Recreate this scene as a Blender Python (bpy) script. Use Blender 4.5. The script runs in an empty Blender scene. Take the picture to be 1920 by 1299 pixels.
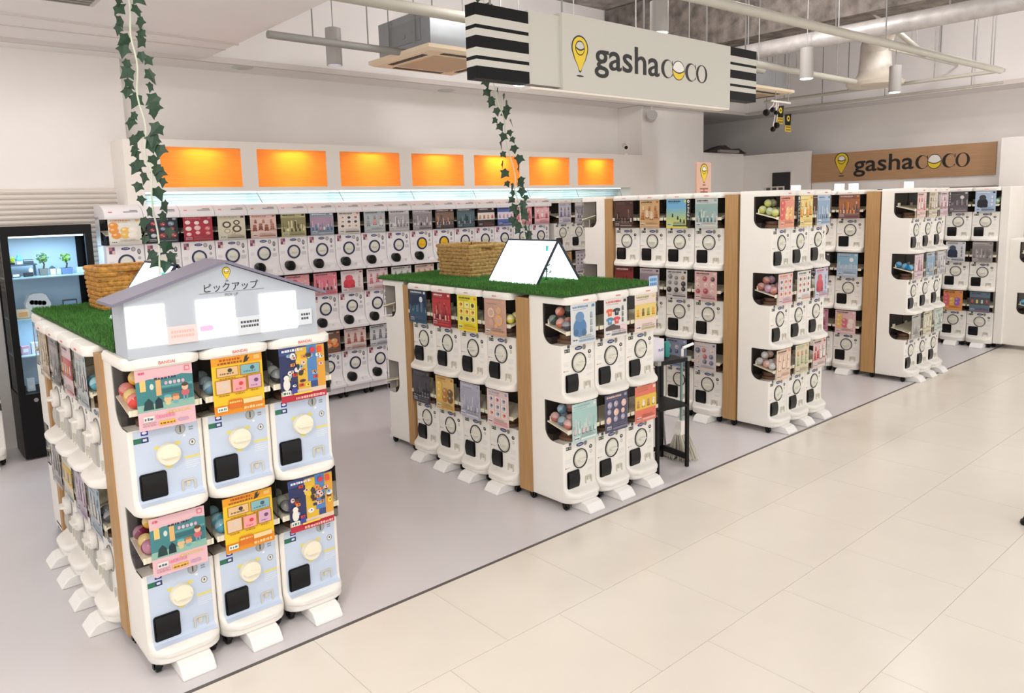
import bpy, bmesh, math, random
from mathutils import Matrix, Vector
PI = math.pi
scene = bpy.context.scene
C = scene.collection
# ------------------------------------------------------------------ camera
def make_camera():
    f, W, H = 1404.687, 1920, 1299
    cam = bpy.data.cameras.new('camera'); o = bpy.data.objects.new('camera', cam); C.objects.link(o)
    cam.sensor_fit = 'HORIZONTAL'; cam.sensor_width = 36.0; cam.lens = f / W * 36.0
    cam.shift_x = 22.594 / W; cam.shift_y = -70.295 / W
    cam.clip_start = 0.05; cam.clip_end = 100
    R = Vector((0.76023996, -0.64902302, -0.02836073)); U = Vector((0.10978421, 0.08532377, 0.99028646))
    F = Vector((0.64029886, 0.7559689, -0.13611902))
    m = Matrix((R, U, -F)).transposed().to_4x4(); m.translation = (-1.12184, -2.97493, 1.91357)
    o.matrix_world = m
    scene.camera = o
make_camera()
# ------------------------------------------------------------------ world, large lamps and fill lights, exposure
world = bpy.data.worlds.new('world'); scene.world = world; world.use_nodes = True
wb = world.node_tree.nodes['Background']
wb.inputs[0].default_value = (1.0, 0.975, 0.965, 1); wb.inputs[1].default_value = 1.15
scene.view_settings.view_transform = 'Standard'; scene.view_settings.look = 'None'
scene.view_settings.exposure = 0.28; scene.view_settings.gamma = 1.0
scene.view_settings.use_curve_mapping = False
def area(name, loc, sx, sy, power, col=(1, .97, .93), rot=(0, 0, 0), spread=PI):
    l = bpy.data.lights.new(name, 'AREA'); l.shape = 'RECTANGLE'; l.size = sx; l.size_y = sy
    l.energy = power; l.color = col; l.spread = spread
    o = bpy.data.objects.new(name, l); C.objects.link(o); o.location = loc; o.rotation_euler = rot
    return o
def globe(name, loc, power, col=(1, .97, .95), r=.15):
    l = bpy.data.lights.new(name, 'POINT'); l.energy = power; l.color = col; l.shadow_soft_size = r
    o = bpy.data.objects.new(name, l); C.objects.link(o); o.location = loc
area('mall_ceiling_lamp', (-2.0, -2.2, 3.25), .7, .7, 50)            # hall lamps over the aisle
area('mall_ceiling_lamp', (2.6, -2.8, 4.2), 2.4, 1.0, 10)
area('mall_ceiling_lamp', (6.5, -2.6, 4.2), 2.4, 1.0, 40)
globe('hall_fill_globe', (9.2, -1.0, 2.9), 18)  # unseen, added to brighten the right wall
globe('hall_fill_globe', (-.55, -.3, 2.85), 21)  # unseen globe added to lift the left ceiling
globe('shop_fill_light', (3.4, 1.6, 3.95), 45)                     # added point lights, brighten the open ceiling and its walls
globe('shop_fill_light', (5.3, .9, 3.95), 46)
globe('shop_fill_light', (8.0, .3, 4.15), 45, (1, .97, .97))
area('shop_fill_light', (-0.2, 2.9, 3.25), 1.0, 0.6, 14, (1, .97, .97))  # added fill towards the left rear of the shop
# ------------------------------------------------------------------ materials
def lin(c):
    return tuple(((v / 255) / 12.92 if v / 255 <= .04045 else ((v / 255 + .055) / 1.055) ** 2.4) for v in c)
MATS = {}
def mat(name, rgb, rough=.5, metal=0.0, noise=0.0, scale=20.0, bump=0.0, emit=0.0, spec=.5, stretch=None, coat=0.0):
    if name in MATS: return MATS[name]
    m = bpy.data.materials.new(name); m.use_nodes = True
    nt = m.node_tree; b = nt.nodes['Principled BSDF']; col = lin(rgb)
    b.inputs['Base Color'].default_value = (*col, 1); b.inputs['Roughness'].default_value = rough
    b.inputs['Metallic'].default_value = metal; b.inputs['Specular IOR Level'].default_value = spec
    b.inputs['Coat Weight'].default_value = coat
    if emit:
        b.inputs['Emission Color'].default_value = (*col, 1); b.inputs['Emission Strength'].default_value = emit
    if noise or bump:
        tc = nt.nodes.new('ShaderNodeTexCoord'); mp = nt.nodes.new('ShaderNodeMapping')
        if stretch: mp.inputs['Scale'].default_value = stretch
        n = nt.nodes.new('ShaderNodeTexNoise'); n.inputs['Scale'].default_value = scale; n.inputs['Detail'].default_value = 4
        nt.links.new(tc.outputs['Object'], mp.inputs[0]); nt.links.new(mp.outputs[0], n.inputs['Vector'])
        if noise:
            r = nt.nodes.new('ShaderNodeValToRGB')
            r.color_ramp.elements[0].position = .3; r.color_ramp.elements[1].position = .7
            r.color_ramp.elements[0].color = (*[v * (1 - noise) for v in col], 1)
            r.color_ramp.elements[1].color = (*[min(1, v * (1 + noise)) for v in col], 1)
            nt.links.new(n.outputs['Fac'], r.inputs[0]); nt.links.new(r.outputs[0], b.inputs['Base Color'])
        if bump:
            bp = nt.nodes.new('ShaderNodeBump'); bp.inputs['Strength'].default_value = bump; bp.inputs['Distance'].default_value = .01
            nt.links.new(n.outputs['Fac'], bp.inputs['Height']); nt.links.new(bp.outputs[0], b.inputs['Normal'])
    MATS[name] = m
    return m
def clear_mat(name, tint, refl=.12, rough=.05):
    m = bpy.data.materials.new(name); m.use_nodes = True; nt = m.node_tree
    for n in list(nt.nodes): nt.nodes.remove(n)
    out = nt.nodes.new('ShaderNodeOutputMaterial'); mx = nt.nodes.new('ShaderNodeMixShader')
    t = nt.nodes.new('ShaderNodeBsdfTransparent'); t.inputs[0].default_value = (*tint, 1)
    g = nt.nodes.new('ShaderNodeBsdfGlossy'); g.inputs['Roughness'].default_value = rough
    lw = nt.nodes.new('ShaderNodeLayerWeight'); lw.inputs[0].default_value = refl
    nt.links.new(lw.outputs['Fresnel'], mx.inputs[0]); nt.links.new(t.outputs[0], mx.inputs[1]); nt.links.new(g.outputs[0], mx.inputs[2])
    nt.links.new(mx.outputs[0], out.inputs[0]); MATS[name] = m
    return m
def print_mat():
    m = bpy.data.materials.new('printed_ink'); m.use_nodes = True; nt = m.node_tree
    b = nt.nodes['Principled BSDF']; a = nt.nodes.new('ShaderNodeAttribute'); a.attribute_name = 'print'
    nt.links.new(a.outputs['Color'], b.inputs['Base Color']); b.inputs['Roughness'].default_value = .45
    MATS['print'] = m; return m
PRINT = print_mat()
GLASS = clear_mat('clear_plastic', (.98, .98, .97), .10); PANE = clear_mat('cabinet_glass', (.95, .98, 1.0), .05, .02)
WHITE = mat('white_plastic', (238, 234, 226), .35, noise=.015, scale=6)
WHITE2 = mat('white_plastic_wall_machine', (236, 231, 232), .35, noise=.015, scale=6)
CREAM = mat('cream_plastic', (240, 232, 210), .35)
PALEBLUE = mat('pale_blue_panel', (198, 211, 230), .4, noise=.02, scale=8)
BLACK = mat('black_plastic', (9, 9, 11), .3, spec=.3)
DARK = mat('dark_interior', (38, 30, 27), .5)
BROWN = mat('brown_mechanism', (110, 78, 58), .5)
WOOD = mat('light_wood', (176, 136, 88), .5, noise=.12, scale=5, stretch=(18, 18, .8))
WOODS = mat('sign_wood', (178, 138, 100), .5, noise=.10, scale=4, stretch=(18, .8, 18))
ORANGE = mat('amber_wood_panel', (226, 164, 84), .45, noise=.08, scale=5, stretch=(1, 18, 18))
def amber_mat():
    m = mat('amber_backlit_film', (244, 192, 104), .5, noise=.10, scale=5, stretch=(1, 18, 18)); nt = m.node_tree; b = nt.nodes['Principled BSDF']; out = nt.nodes['Material Output']
    src = b.inputs['Base Color'].links[0].from_socket; t = nt.nodes.new('ShaderNodeBsdfTranslucent'); mx = nt.nodes.new('ShaderNodeMixShader'); mx.inputs[0].default_value = .6
    nt.links.new(src, t.inputs[0]); nt.links.new(b.outputs[0], mx.inputs[1]); nt.links.new(t.outputs[0], mx.inputs[2]); nt.links.new(mx.outputs[0], out.inputs[0]); return m
AMBER = amber_mat()
WALL = mat('white_wall_paint', (242, 237, 232), .8, noise=.02, scale=2)
CEIL = mat('white_ceiling_paint', (240, 236, 234), .85, noise=.02, scale=2)
GREYMETAL = mat('grey_metal', (150, 148, 146), .45, metal=.3)
PIPE = mat('white_painted_pipe', (190, 186, 174), .5, noise=.04, scale=9)
RING = mat('black_ring', (28, 28, 30), .3)
NAVY = mat('navy_ring', (28, 34, 78), .3)
RED = mat('red_print', (222, 100, 100), .5)
GREYPRINT = mat('grey_print', (120, 120, 120), .5)
INK = mat('black_ink', (24, 22, 20), .5)
YELLOW = mat('logo_yellow', (228, 196, 40), .5)
LOGOWHITE = mat('logo_white', (232, 228, 222), .5)
# ------------------------------------------------------------------ mesh helpers
class MB:
    def __init__(self): self.v = []; self.f = []; self.c = []; self.m = []
    def poly(self, pts, col=None, mi=0):
        i = len(self.v); self.v += [tuple(p) for p in pts]; self.f.append(list(range(i, i + len(pts)))); self.c.append(col); self.m.append(mi)
    def box(self, x0, x1, y0, y1, z0, z1, mi=0, col=None):
        i = len(self.v)
        self.v += [(x0, y0, z0), (x1, y0, z0), (x1, y1, z0), (x0, y1, z0), (x0, y0, z1), (x1, y0, z1), (x1, y1, z1), (x0, y1, z1)]
        for q in ((3, 2, 1, 0), (4, 5, 6, 7), (0, 1, 5, 4), (1, 2, 6, 5), (2, 3, 7, 6), (3, 0, 4, 7)):
            self.f.append([i + k for k in q]); self.c.append(col); self.m.append(mi)
        return self
    def loft(self, loops, caps=(True, True), closed=True, mi=0, col=None):
        n = len(loops[0]); i = len(self.v)
        for l in loops: self.v += [tuple(p) for p in l]
        for a in range(len(loops) - 1):
            for k in range(n if closed else n - 1):
                k2 = (k + 1) % n
                self.f.append([i + a * n + k, i + a * n + k2, i + (a + 1) * n + k2, i + (a + 1) * n + k]); self.c.append(col); self.m.append(mi)
        if caps[0]: self.f.append([i + k for k in reversed(range(n))]); self.c.append(col); self.m.append(mi)
        if caps[1]: self.f.append([i + (len(loops) - 1) * n + k for k in range(n)]); self.c.append(col); self.m.append(mi)
        return self
    def prism(self, pts, axis, a, b, mi=0):
        """extrude a 2D outline along an axis from a to b"""
        def put(p, t):
            return {'x': (t, p[0], p[1]), 'y': (p[0], t, p[1]), 'z': (p[0], p[1], t)}[axis]
        self.loft([[put(p, a) for p in pts], [put(p, b) for p in pts]], mi=mi); return self
    def cyl(self, p0, p1, r0, r1=None, n=16, mi=0, caps=(True, True)):
        p0 = Vector(p0); p1 = Vector(p1); r1 = r0 if r1 is None else r1
        d = (p1 - p0).normalized(); a = d.orthogonal().normalized(); b = d.cross(a)
        def ring(p, r): return [p + (a * math.cos(2 * PI * k / n) + b * math.sin(2 * PI * k / n)) * r for k in range(n)]
        self.loft([ring(p0, r0), ring(p1, r1)], caps=caps, mi=mi); return self
    def lathe(self, o, prof, n=20, axis='z', mi=0):
        """prof = [(r, h)] about an axis through o"""
        loops = []
        for r, h in prof:
            l = []
            for k in range(n):
                c, s = r * math.cos(2 * PI * k / n), r * math.sin(2 * PI * k / n)
                l.append({'z': (o[0] + c, o[1] + s, o[2] + h), 'y': (o[0] + c, o[1] - h, o[2] + s), 'x': (o[0] + h, o[1] + c, o[2] + s)}[axis])
            loops.append(l)
        self.loft(loops, mi=mi); return self
    def tube(self, pts, r, n=8, mi=0):
        pts = [Vector(p) for p in pts]; loops = []
        for i, p in enumerate(pts):
            d = (pts[min(i + 1, len(pts) - 1)] - pts[max(i - 1, 0)]).normalized()
            a = d.cross(Vector((.31, .17, .93))).normalized(); b = d.cross(a)
            rr = r[i] if isinstance(r, (list, tuple)) else r
            loops.append([p + (a * math.cos(2 * PI * k / n) + b * math.sin(2 * PI * k / n)) * rr for k in range(n)])
        self.loft(loops, mi=mi); return self
    def mesh(self, name, mats, smooth=False, bevel=0.0, seg=2):
        me = bpy.data.meshes.new(name); me.from_pydata(self.v, [], self.f)
        for p, mi in zip(me.polygons, self.m): p.material_index = mi
        for m in (mats if isinstance(mats, (list, tuple)) else [mats]): me.materials.append(m)
        if any(c is not None for c in self.c):
            ca = me.color_attributes.new('print', 'FLOAT_COLOR', 'CORNER')
            for p, c in zip(me.polygons, self.c):
                for li in p.loop_indices: ca.data[li].color = (*(c or (1, 1, 1)), 1)
        else:
            bm = bmesh.new(); bm.from_mesh(me)
            bmesh.ops.recalc_face_normals(bm, faces=bm.faces)
            if bevel:
                es = [e for e in bm.edges if len(e.link_faces) == 2 and e.calc_face_angle(0) > .6]
                bmesh.ops.bevel(bm, geom=es, offset=bevel, segments=seg, profile=.5, affect='EDGES', clamp_overlap=True)
            bm.to_mesh(me); bm.free()
        if smooth:
            for p in me.polygons: p.use_smooth = True
            me.set_sharp_from_angle(angle=.7)
        me.update()
        return me
    def build(self, name, mats, parent=None, smooth=False, bevel=0.0, loc=None, rot=None, seg=2):
        return obj(name, self.mesh(name, mats, smooth, bevel, seg), parent, loc, rot)
def obj(name, me, parent=None, loc=None, rot=None):
    o = bpy.data.objects.new(name, me); C.objects.link(o)
    if parent is not None: o.parent = parent
    if loc is not None: o.location = loc
    if rot is not None: o.rotation_euler = rot
    return o
def tag(o, label, cat, group=None):
    o['label'] = label; o['category'] = cat
    if group: o['group'] = group
    return o
def thing(name, label, cat, loc=(0, 0, 0), rz=0.0, group=None):
    o = bpy.data.objects.new(name, None); C.objects.link(o); o.empty_display_size = .05
    o.location = loc; o.rotation_euler = (0, 0, rz)
    return tag(o, label, cat, group)
def struct(name, mb, m, parent=None, smooth=False, bevel=0.0):
    o = mb.build(name, m, parent, smooth, bevel)
    if parent is None: o['kind'] = 'structure'
    return o
def B(x0, x1, y0, y1, z0, z1): return MB().box(x0, x1, y0, y1, z0, z1)
TEXT = {}
def text_mesh(body, size, m, bold=0.0, align='CENTER', thick=.0006):
    """lettering standing in the XZ plane, facing -Y"""
    key = (body, size, m.name, bold, align)
    if key in TEXT: return TEXT[key]
    cu = bpy.data.curves.new('lettering', 'FONT'); cu.body = body; cu.size = size; cu.align_x = align; cu.offset = bold
    cu.extrude = thick / 2; cu.resolution_u = 4
    t = bpy.data.objects.new('lettering_source', cu); C.objects.link(t)
    dg = bpy.context.evaluated_depsgraph_get(); me = bpy.data.meshes.new_from_object(t.evaluated_get(dg))
    bpy.data.objects.remove(t); bpy.data.curves.remove(cu)
    me.transform(Matrix.Rotation(PI / 2, 4, 'X')); me.materials.clear(); me.materials.append(m); me.name = 'lettering'
    TEXT[key] = me
    return me
# ------------------------------------------------------------------ the setting
FLOOR_IN = mat('shop_floor_vinyl', (212, 207, 208), .32, noise=.015, scale=1.5)
TILE = mat('beige_floor_tile', (228, 220, 208), .22, noise=.035, scale=1.6)
GROUT = mat('tile_grout', (212, 203, 190), .7)
o = struct('floor_shop', B(-6, 12.5, 0.012, 7, -.1, 0), FLOOR_IN)
o = struct('trim_1', B(-6, 12.5, -.006, .012, -.1, .0015), mat('dark_floor_strip', (92, 86, 82), .4))
o['label'] = 'dark metal strip edging the shop floor'
base = struct('floor_aisle', B(-6, 12.5, -9, -.006, -.1, -.003), GROUT)
tw, td, g = .6387, .60, .0024
tm = B(g / 2, tw - g / 2, g / 2, td - g / 2, -.02, 0).mesh('floor_tile', TILE)
far = MB(); n = 0
for r in range(15):
    for k in range(-9, 20):
        x = .238 + k * tw + (0 if r % 2 == 0 else tw / 2); y = -.006 - (r + 1) * td
        cxm, cym = x + tw / 2, y + td / 2
        # in front of the lens, as far as joints can be told apart
        if r < 8 and -1.8 < x < 8.8 and (cxm + 1.1) * .65 + (cym + 3.0) * .76 > .3 and n < 290:
            obj('floor_tile', tm, base, (x, y, 0)); n += 1
        else: far.box(x + g / 2, x + tw - g / 2, y + g / 2, y + td - g / 2, -.02, 0)
o = far.build('distant_tiles', TILE, base); o['kind'] = 'stuff'
ZC = 3.3      # lowered ceiling
ZH = 4.45     # open ceiling above
struct('ceiling_left', B(-6, 1.43, -3.2, 5.2, ZC, ZH + .1), CEIL)
struct('ceiling_back', B(1.43, 13, 4.0, 7.2, ZC, ZH + .1), CEIL)
struct('ceiling_right', B(10.3, 13, -3.2, 4.0, ZC, ZH + .1), CEIL)
struct('ceiling_open', B(1.43, 10.3, -3.2, 4.0, ZH, ZH + .1), mat('sprayed_ceiling', (160, 153, 148), .95, noise=.40, scale=7, bump=1.0))
struct('wall_left', B(-6, .80, 4.4, 5.2, 0, ZC), WALL)
struct('wall_back', B(.80, 7.66, 4.56, 5.2, 0, ZC), WALL)
struct('wall_column', B(7.66, 9.18, 4.1, 6.9, 0, ZC), WALL, bevel=.01)
struct('wall_recess', B(9.1, 13, 6.6, 6.9, 0, ZC), WALL)
struct('wall_right', B(11.1, 11.4, -9, 6.7, 0, ZC), WALL)
struct('wall_partition_back', B(9.18, 10.32, 4.1, 4.2, 0, 2.66), WALL)
struct('wall_partition_right', B(10.32, 10.42, 2.95, 4.2, 0, 2.63), WALL)
struct('wall_block_right', B(10.2, 10.6, -2.5, .31, 0, 2.6), WALL)
# ceiling seams and ribs
st = mat('ceiling_seam', (214, 206, 202), .8)
struct('trim_2', MB().tube([(-.9, 3.14, ZC + .004), (1.43, 3.28, ZC + .004)], .022, 8), st)
struct('trim_3', B(-6, 10.3, 3.985, 4.03, ZC - .03, ZC + .02), st)
struct('trim_4', B(-6, 1.43, 3.55, 3.57, ZC - .006, ZC + .01), st)
struct('trim_5', B(10.27, 10.33, -3, 4.0, ZC - .03, ZC + .02), st)
# shutter slats on the left wall
sh = thing('roller_shutter', 'pale horizontal-slat roller shutter above the black display cabinet', 'shutter', (-2, 4.352, 0))
SL = mat('shutter_slat', (224, 214, 204), .6)
sm = MB().prism([(-.0, .0), (-.012, .008), (-.016, .022), (-.012, .034), (0, .040)], 'x', 0, 2.78).mesh('slat', SL)
for k in range(20): obj('slat', sm, sh, (0, 0, 1.32 + k * .042))
B(0, 2.78, 0, .04, 1.3, 2.165).build('backing', SL, sh)
# ------------------------------------------------------------------ printed posters
class Art:
    def __init__(s, w, h): s.mb = MB(); s.w = w; s.h = h; s.k = 0
    def _p(s, u, v): return ((u - .5) * s.w, -s.k * .00008, (v - .5) * s.h)
    def poly(s, pts, c): s.k += 1; s.mb.poly([s._p(u, v) for u, v in pts], lin(c)); return s
    def rect(s, u0, v0, u1, v1, c): return s.poly([(u0, v0), (u1, v0), (u1, v1), (u0, v1)], c)
    def ell(s, u, v, ru, rv, c, n=14, a0=0.0): return s.poly([(u + ru * math.cos(a0 + 2 * PI * k / n), v + rv * math.sin(a0 + 2 * PI * k / n)) for k in range(n)], c)
    def ring(s, u, v, r, c, bg, t=.6): s.ell(u, v, r, r * .85, c); s.ell(u, v, r * t, r * t * .85, bg); return s
    def line(s, rng, u0, v0, u1, h, c):
        u = u0
        while u < u1:
            w = rng.uniform(.02, .055); s.rect(u, v0, min(u + w, u1), v0 + h * rng.uniform(.75, 1), c); u += w + rng.uniform(.008, .02)
        return s
    def blob(s, rng, u, v, r, c, dark=(50, 44, 44)):
        """a small generic figurine: body, head, two feet, a dot or two"""
        c2 = tuple(min(255, int(x * .8 + 50)) for x in c)
        s.ell(u - r * .35, v - r * 1.05, r * .28, r * .22, dark, 8); s.ell(u + r * .35, v - r * 1.05, r * .28, r * .22, dark, 8)
        s.ell(u, v - r * .45, r * .62, r * .68, c, 12); s.ell(u, v + r * .42, r * .58, r * .5, c2, 12)
        s.ell(u - r * .2, v + r * .42, r * .08, r * .09, dark, 6); s.ell(u + r * .2, v + r * .42, r * .08, r * .09, dark, 6)
        return s
    def done(s): return s.mb.mesh('poster', PRINT)
PW, PH = .222, .25
def mixc(a, b, t): return tuple(int(x * (1 - t) + y * t) for x, y in zip(a, b))
def poster(style, bg, cols, seed, w=PW, h=PH):
    rng = random.Random(seed); a = Art(w, h); a.rect(0, 0, 1, 1, bg)
    lum = sum(bg) / 3; ink = (60, 54, 56) if lum > 110 else (232, 228, 222); soft = mixc(bg, ink, .3)
    pick = lambda: rng.choice(cols)
    if style != 'plain' and style != 'town' and style != 'cards5' and style != 'collage':
        a.line(rng, .08, .90, rng.uniform(.55, .75), .055, pick() if rng.random() < .6 else ink)
        a.line(rng, .10, .855, .6, .02, soft)
        a.rect(.84, .89, .95, .96, pick())
    if style == 'figs':
        n = rng.choice([3, 4]); 
        a.rect(0, .30, 1, .36, mixc(bg, pick(), .35))
        for k in range(n): a.blob(rng, (k + .5) / n * .9 + .05, .46 + .05 * (k % 2), .13, pick())
        for k in range(3): a.blob(rng, .2 + k * .3, .72, .075, pick())
    elif style == 'grid':
        for r in range(3):
            for k in range(3):
                u, v = .08 + k * .295, .26 + r * .195; c = mixc(bg, pick(), .8)
                a.rect(u, v, u + .25, v + .17, mixc(bg, (255, 255, 255), .45)); a.ell(u + .125, v + .09, .075, .06, c); a.ell(u + .15, v + .1, .03, .025, ink, 8)
    elif style == 'dots':
        for k in range(9):
            u, v, r = .17 + (k % 3) * .32 + rng.uniform(-.04, .04), .32 + (k // 3) * .21 + rng.uniform(-.03, .03), rng.uniform(.08, .12)
            c = pick(); a.ell(u, v, r, r * .85, c, 16); a.ell(u - r * .25, v + r * .2, r * .45, r * .35, mixc(c, (255, 255, 255), .35), 10); a.ell(u + r * .3, v - r * .2, r * .2, r * .18, ink, 7)
    elif style == 'rings':
        for u, v, r in ((.32, .62, .16), (.68, .70, .12), (.68, .44, .17), (.33, .36, .12), (.55, .28, .07)): a.ring(u, v, r, pick(), mixc(bg, (255, 255, 255), .15))
    elif style == 'photo':
        a.rect(0, .42, 1, .82, mixc(bg, cols[0], .35)); 
        for k in range(16):
            u = rng.uniform(.02, .9); hh = rng.uniform(.1, .38); a.rect(u, .34, u + rng.uniform(.02, .07), .34 + hh, mixc(bg, pick(), rng.uniform(.3, .9)))
        for k in range(6): a.blob(rng, .1 + k * .16, .30, .07, pick(), ink)
    elif style == 'band':
        a.rect(0, .36, 1, .74, cols[0])
        for k in range(4): a.blob(rng, .14 + k * .24, .54, .095, cols[1 + k % (len(cols) - 1)])
    elif style == 'big':
        c = cols[0]
        a.ell(.36, .42, .26, .24, c, 18); a.ell(.36, .68, .17, .13, mixc(c, (255, 255, 255), .12), 16); a.ell(.2, .3, .1, .09, mixc(c, (0, 0, 0), .15)); a.ell(.52, .28, .1, .09, mixc(c, (0, 0, 0), .15))
        for k in range(3): a.blob(rng, .82, .35 + k * .18, .07, cols[-1])
    elif style == 'shirts':
        for k, c in enumerate(cols[:4]):
            u, v = .24 + (k % 2) * .30, .66 - (k // 2) * .22
            a.poly([(u - .08, v - .09), (u + .08, v - .09), (u + .08, v + .01), (u + .14, v + .0), (u + .15, v + .06), (u + .06, v + .09), (u - .06, v + .09), (u - .15, v + .06), (u - .14, v), (u - .08, v + .01)], c)
            a.ell(u, v, .035, .03, mixc(c, (255, 255, 255), .6), 8)
        a.poly([(.06, .2), (.7, .19), (.74, .27), (.5, .31), (.4, .36), (.2, .32), (.06, .28)], (96, 84, 84)); a.rect(.68, .08, .98, .3, (240, 214, 218))
        for k in range(3): a.blob(rng, .8, .45 + k * .15, .06, (120, 120, 124))
    elif style == 'night':
        a.rect(0, 0, 1, .5, mixc(bg, cols[0], .3))
        for k in range(12): u = k / 12; a.rect(u, .34, u + .07, .42 + rng.uniform(0, .22), mixc(bg, cols[k % len(cols)], .5))
        a.ell(.7, .72, .1, .09, cols[-1])
    elif style == 'sky':
        for k in range(8): a.rect(0, k * .085, 1, (k + 1) * .085, mixc(cols[0], bg, k / 8))
        for u, v in ((.3, .45), (.55, .36), (.68, .27), (.85, .24)): a.blob(rng, u, v, .06, cols[1])
    elif style == 'fruit':
        for k in range(7):
            c = cols[k % len(cols)]; u, v = .2 + (k % 3) * .28 + rng.uniform(-.05, .05), .36 + (k // 3) * .19
            a.ell(u, v, .15, .12, c, 16); a.ell(u - .04, v + .04, .06, .04, mixc(c, (255, 255, 255), .5), 9)
    elif style == 'town':      # pink sheet with a teal street scene
        a.rect(0, .30, 1, .86, (70, 140, 146)); a.rect(0, .30, 1, .42, (150, 196, 180))
        a.poly([(0, .86), (0, .80), (.25, .83), (.55, .80), (.8, .85), (1, .82), (1, .86)], bg)
        a.rect(.44, .56, .98, .64, (52, 112, 120)); a.rect(.44, .66, .98, .69, (104, 172, 172)); a.rect(.66, .42, .98, .55, (60, 124, 130))
        a.rect(.07, .64, .17, .82, (244, 210, 130)); a.rect(.34, .54, .43, .80, (240, 190, 124)); a.ell(.27, .70, .035, .05, (226, 236, 226))
        for k in range(5): a.ell(.52 + k * .075, .73, .03, .032, ((236, 180, 206), (232, 214, 226))[k % 2], 8)
        a.poly([(.10, .33), (.13, .46), (.2, .52), (.27, .45), (.28, .33)], (36, 66, 70)); a.poly([(.30, .33), (.31, .46), (.37, .52), (.43, .46), (.44, .33)], (26, 50, 62))
        a.ell(.53, .46, .07, .055, (238, 196, 150)); a.ell(.53, .51, .07, .025, (110, 190, 196)); a.ell(.53, .39, .05, .03, (226, 208, 150))
        a.ell(.67, .46, .065, .05, (240, 176, 130)); a.ell(.67, .51, .065, .022, (196, 130, 80)); a.ell(.67, .395, .05, .03, (110, 180, 190))
        a.rect(.80, .40, .83, .48, (120, 170, 190)); a.rect(.86, .40, .89, .48, (120, 170, 190)); a.ell(.845, .53, .075, .06, (212, 110, 120)); a.ell(.845, .62, .06, .055, (240, 200, 170)); a.ell(.845, .66, .062, .03, (96, 60, 50))
        a.line(rng, .32, .80, .70, .04, (56, 64, 90)); a.line(rng, .06, .92, .16, .04, (230, 90, 120)); a.rect(.86, .89, .95, .97, (236, 120, 140)); a.rect(.875, .905, .935, .955, bg)
        a.rect(.08, .14, .27, .23, (244, 240, 232)); a.line(rng, .1, .16, .26, .045, (90, 110, 130))
        a.line(rng, .30, .17, .62, .06, (240, 150, 180)); a.rect(.34, .05, .63, .12, (246, 196, 84)); a.line(rng, .36, .065, .62, .03, (150, 100, 60))
        a.rect(.68, .07, .86, .11, (206, 170, 200)); a.line(rng, .5, .235, .92, .03, (236, 206, 110)); a.line(rng, .06, .07, .3, .02, (200, 150, 170)); a.line(rng, .06, .11, .3, .015, (200, 150, 170))
        return a.done()
    elif style == 'cards5':    # yellow sheet with five cards
        a.rect(0, 0, 1, .17, (240, 150, 30)); a.rect(0, .86, 1, 1, (244, 166, 40)); a.line(rng, .16, .93, .58, .045, (190, 80, 30)); a.line(rng, .12, .875, .6, .035, (150, 90, 20))
        a.poly([(.62, .86), (.66, .97), (.72, .99), (.70, .93), (.76, .95), (.70, .88)], (70, 54, 40)); a.rect(.83, .9, .95, .97, (240, 200, 120))
        for u0, v0, u1, v1, c, d in ((.1, .67, .50, .82, (238, 200, 150), (60, 52, 48)), (.56, .66, .93, .82, (140, 190, 200), (70, 96, 110)), (.06, .38, .34, .60, (236, 206, 180), (220, 214, 200)), (.38, .38, .64, .60, (244, 170, 170), (220, 70, 80)), (.69, .40, .94, .62, (224, 180, 206), (120, 80, 110))):
            a.rect(u0 - .015, v0 - .012, u1 + .015, v1 + .012, (186, 120, 40)); a.rect(u0, v0, u1, v1, c); a.ell(u0 + (u1 - u0) * .62, (v0 + v1) / 2 + .02, .045, .035, d); a.line(rng, u0 + .05, v0 + .03, u1 - .08, .03, mixc(d, c, .4))
            a.line(rng, u0 + .04, v0 - .05, u1 - .04, .022, (190, 130, 30))
        a.rect(.28, .10, .54, .25, (214, 110, 30)); a.line(rng, .29, .19, .53, .03, (250, 210, 110)); a.rect(.05, .07, .24, .15, (240, 240, 226)); a.line(rng, .07, .09, .22, .04, (90, 130, 120))
        a.rect(.56, .15, .94, .23, (238, 206, 150)); a.line(rng, .56, .05, .95, .05, (246, 200, 140)); return a.done()
    elif style == 'collage':   # navy, yellow and blue collage sheet
        a.rect(.36, .15, .66, .97, (236, 192, 60)); a.rect(.60, .32, .84, 1, (86, 140, 200)); a.rect(.82, .2, 1, .98, (236, 170, 60)); a.rect(0, .15, .38, .86, (44, 52, 100)); a.rect(0, 0, 1, .12, (196, 44, 66)); a.rect(0, .12, 1, .2, (236, 214, 190))
        a.ell(.48, .72, .13, .1, (244, 206, 70))
        for k in range(34):
            u, v = rng.uniform(.05, .93), rng.uniform(.26, .86); c = rng.choice([(240, 240, 236), (220, 70, 50), (250, 220, 90), (90, 60, 60), (236, 150, 70), (150, 190, 220), (60, 70, 60), (240, 200, 190)])
            if rng.random() < .5: a.ell(u, v, rng.uniform(.03, .075), rng.uniform(.02, .06), c, 11)
            else: a.rect(u - .05, v - .025, u + .05, v + .03, c)
            a.ell(u + .01, v + .005, .018, .015, (50, 44, 60), 7)
        a.ell(.12, .33, .075, .11, (240, 236, 230)); a.ell(.12, .45, .06, .05, (244, 240, 234)); a.rect(.02, .13, .2, .22, (238, 236, 226)); a.line(rng, .04, .15, .18, .045, (70, 120, 110))
        a.rect(.22, .14, .34, .25, (60, 64, 150)); a.ell(.72, .9, .055, .05, (214, 50, 60), 16); a.rect(.84, .84, .93, .95, (230, 80, 60)); a.line(rng, .05, .92, .5, .05, (226, 226, 236)); a.line(rng, .3, .03, .95, .05, (240, 180, 170)); a.rect(.26, .12, .66, .15, (246, 210, 60))
        return a.done()
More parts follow.
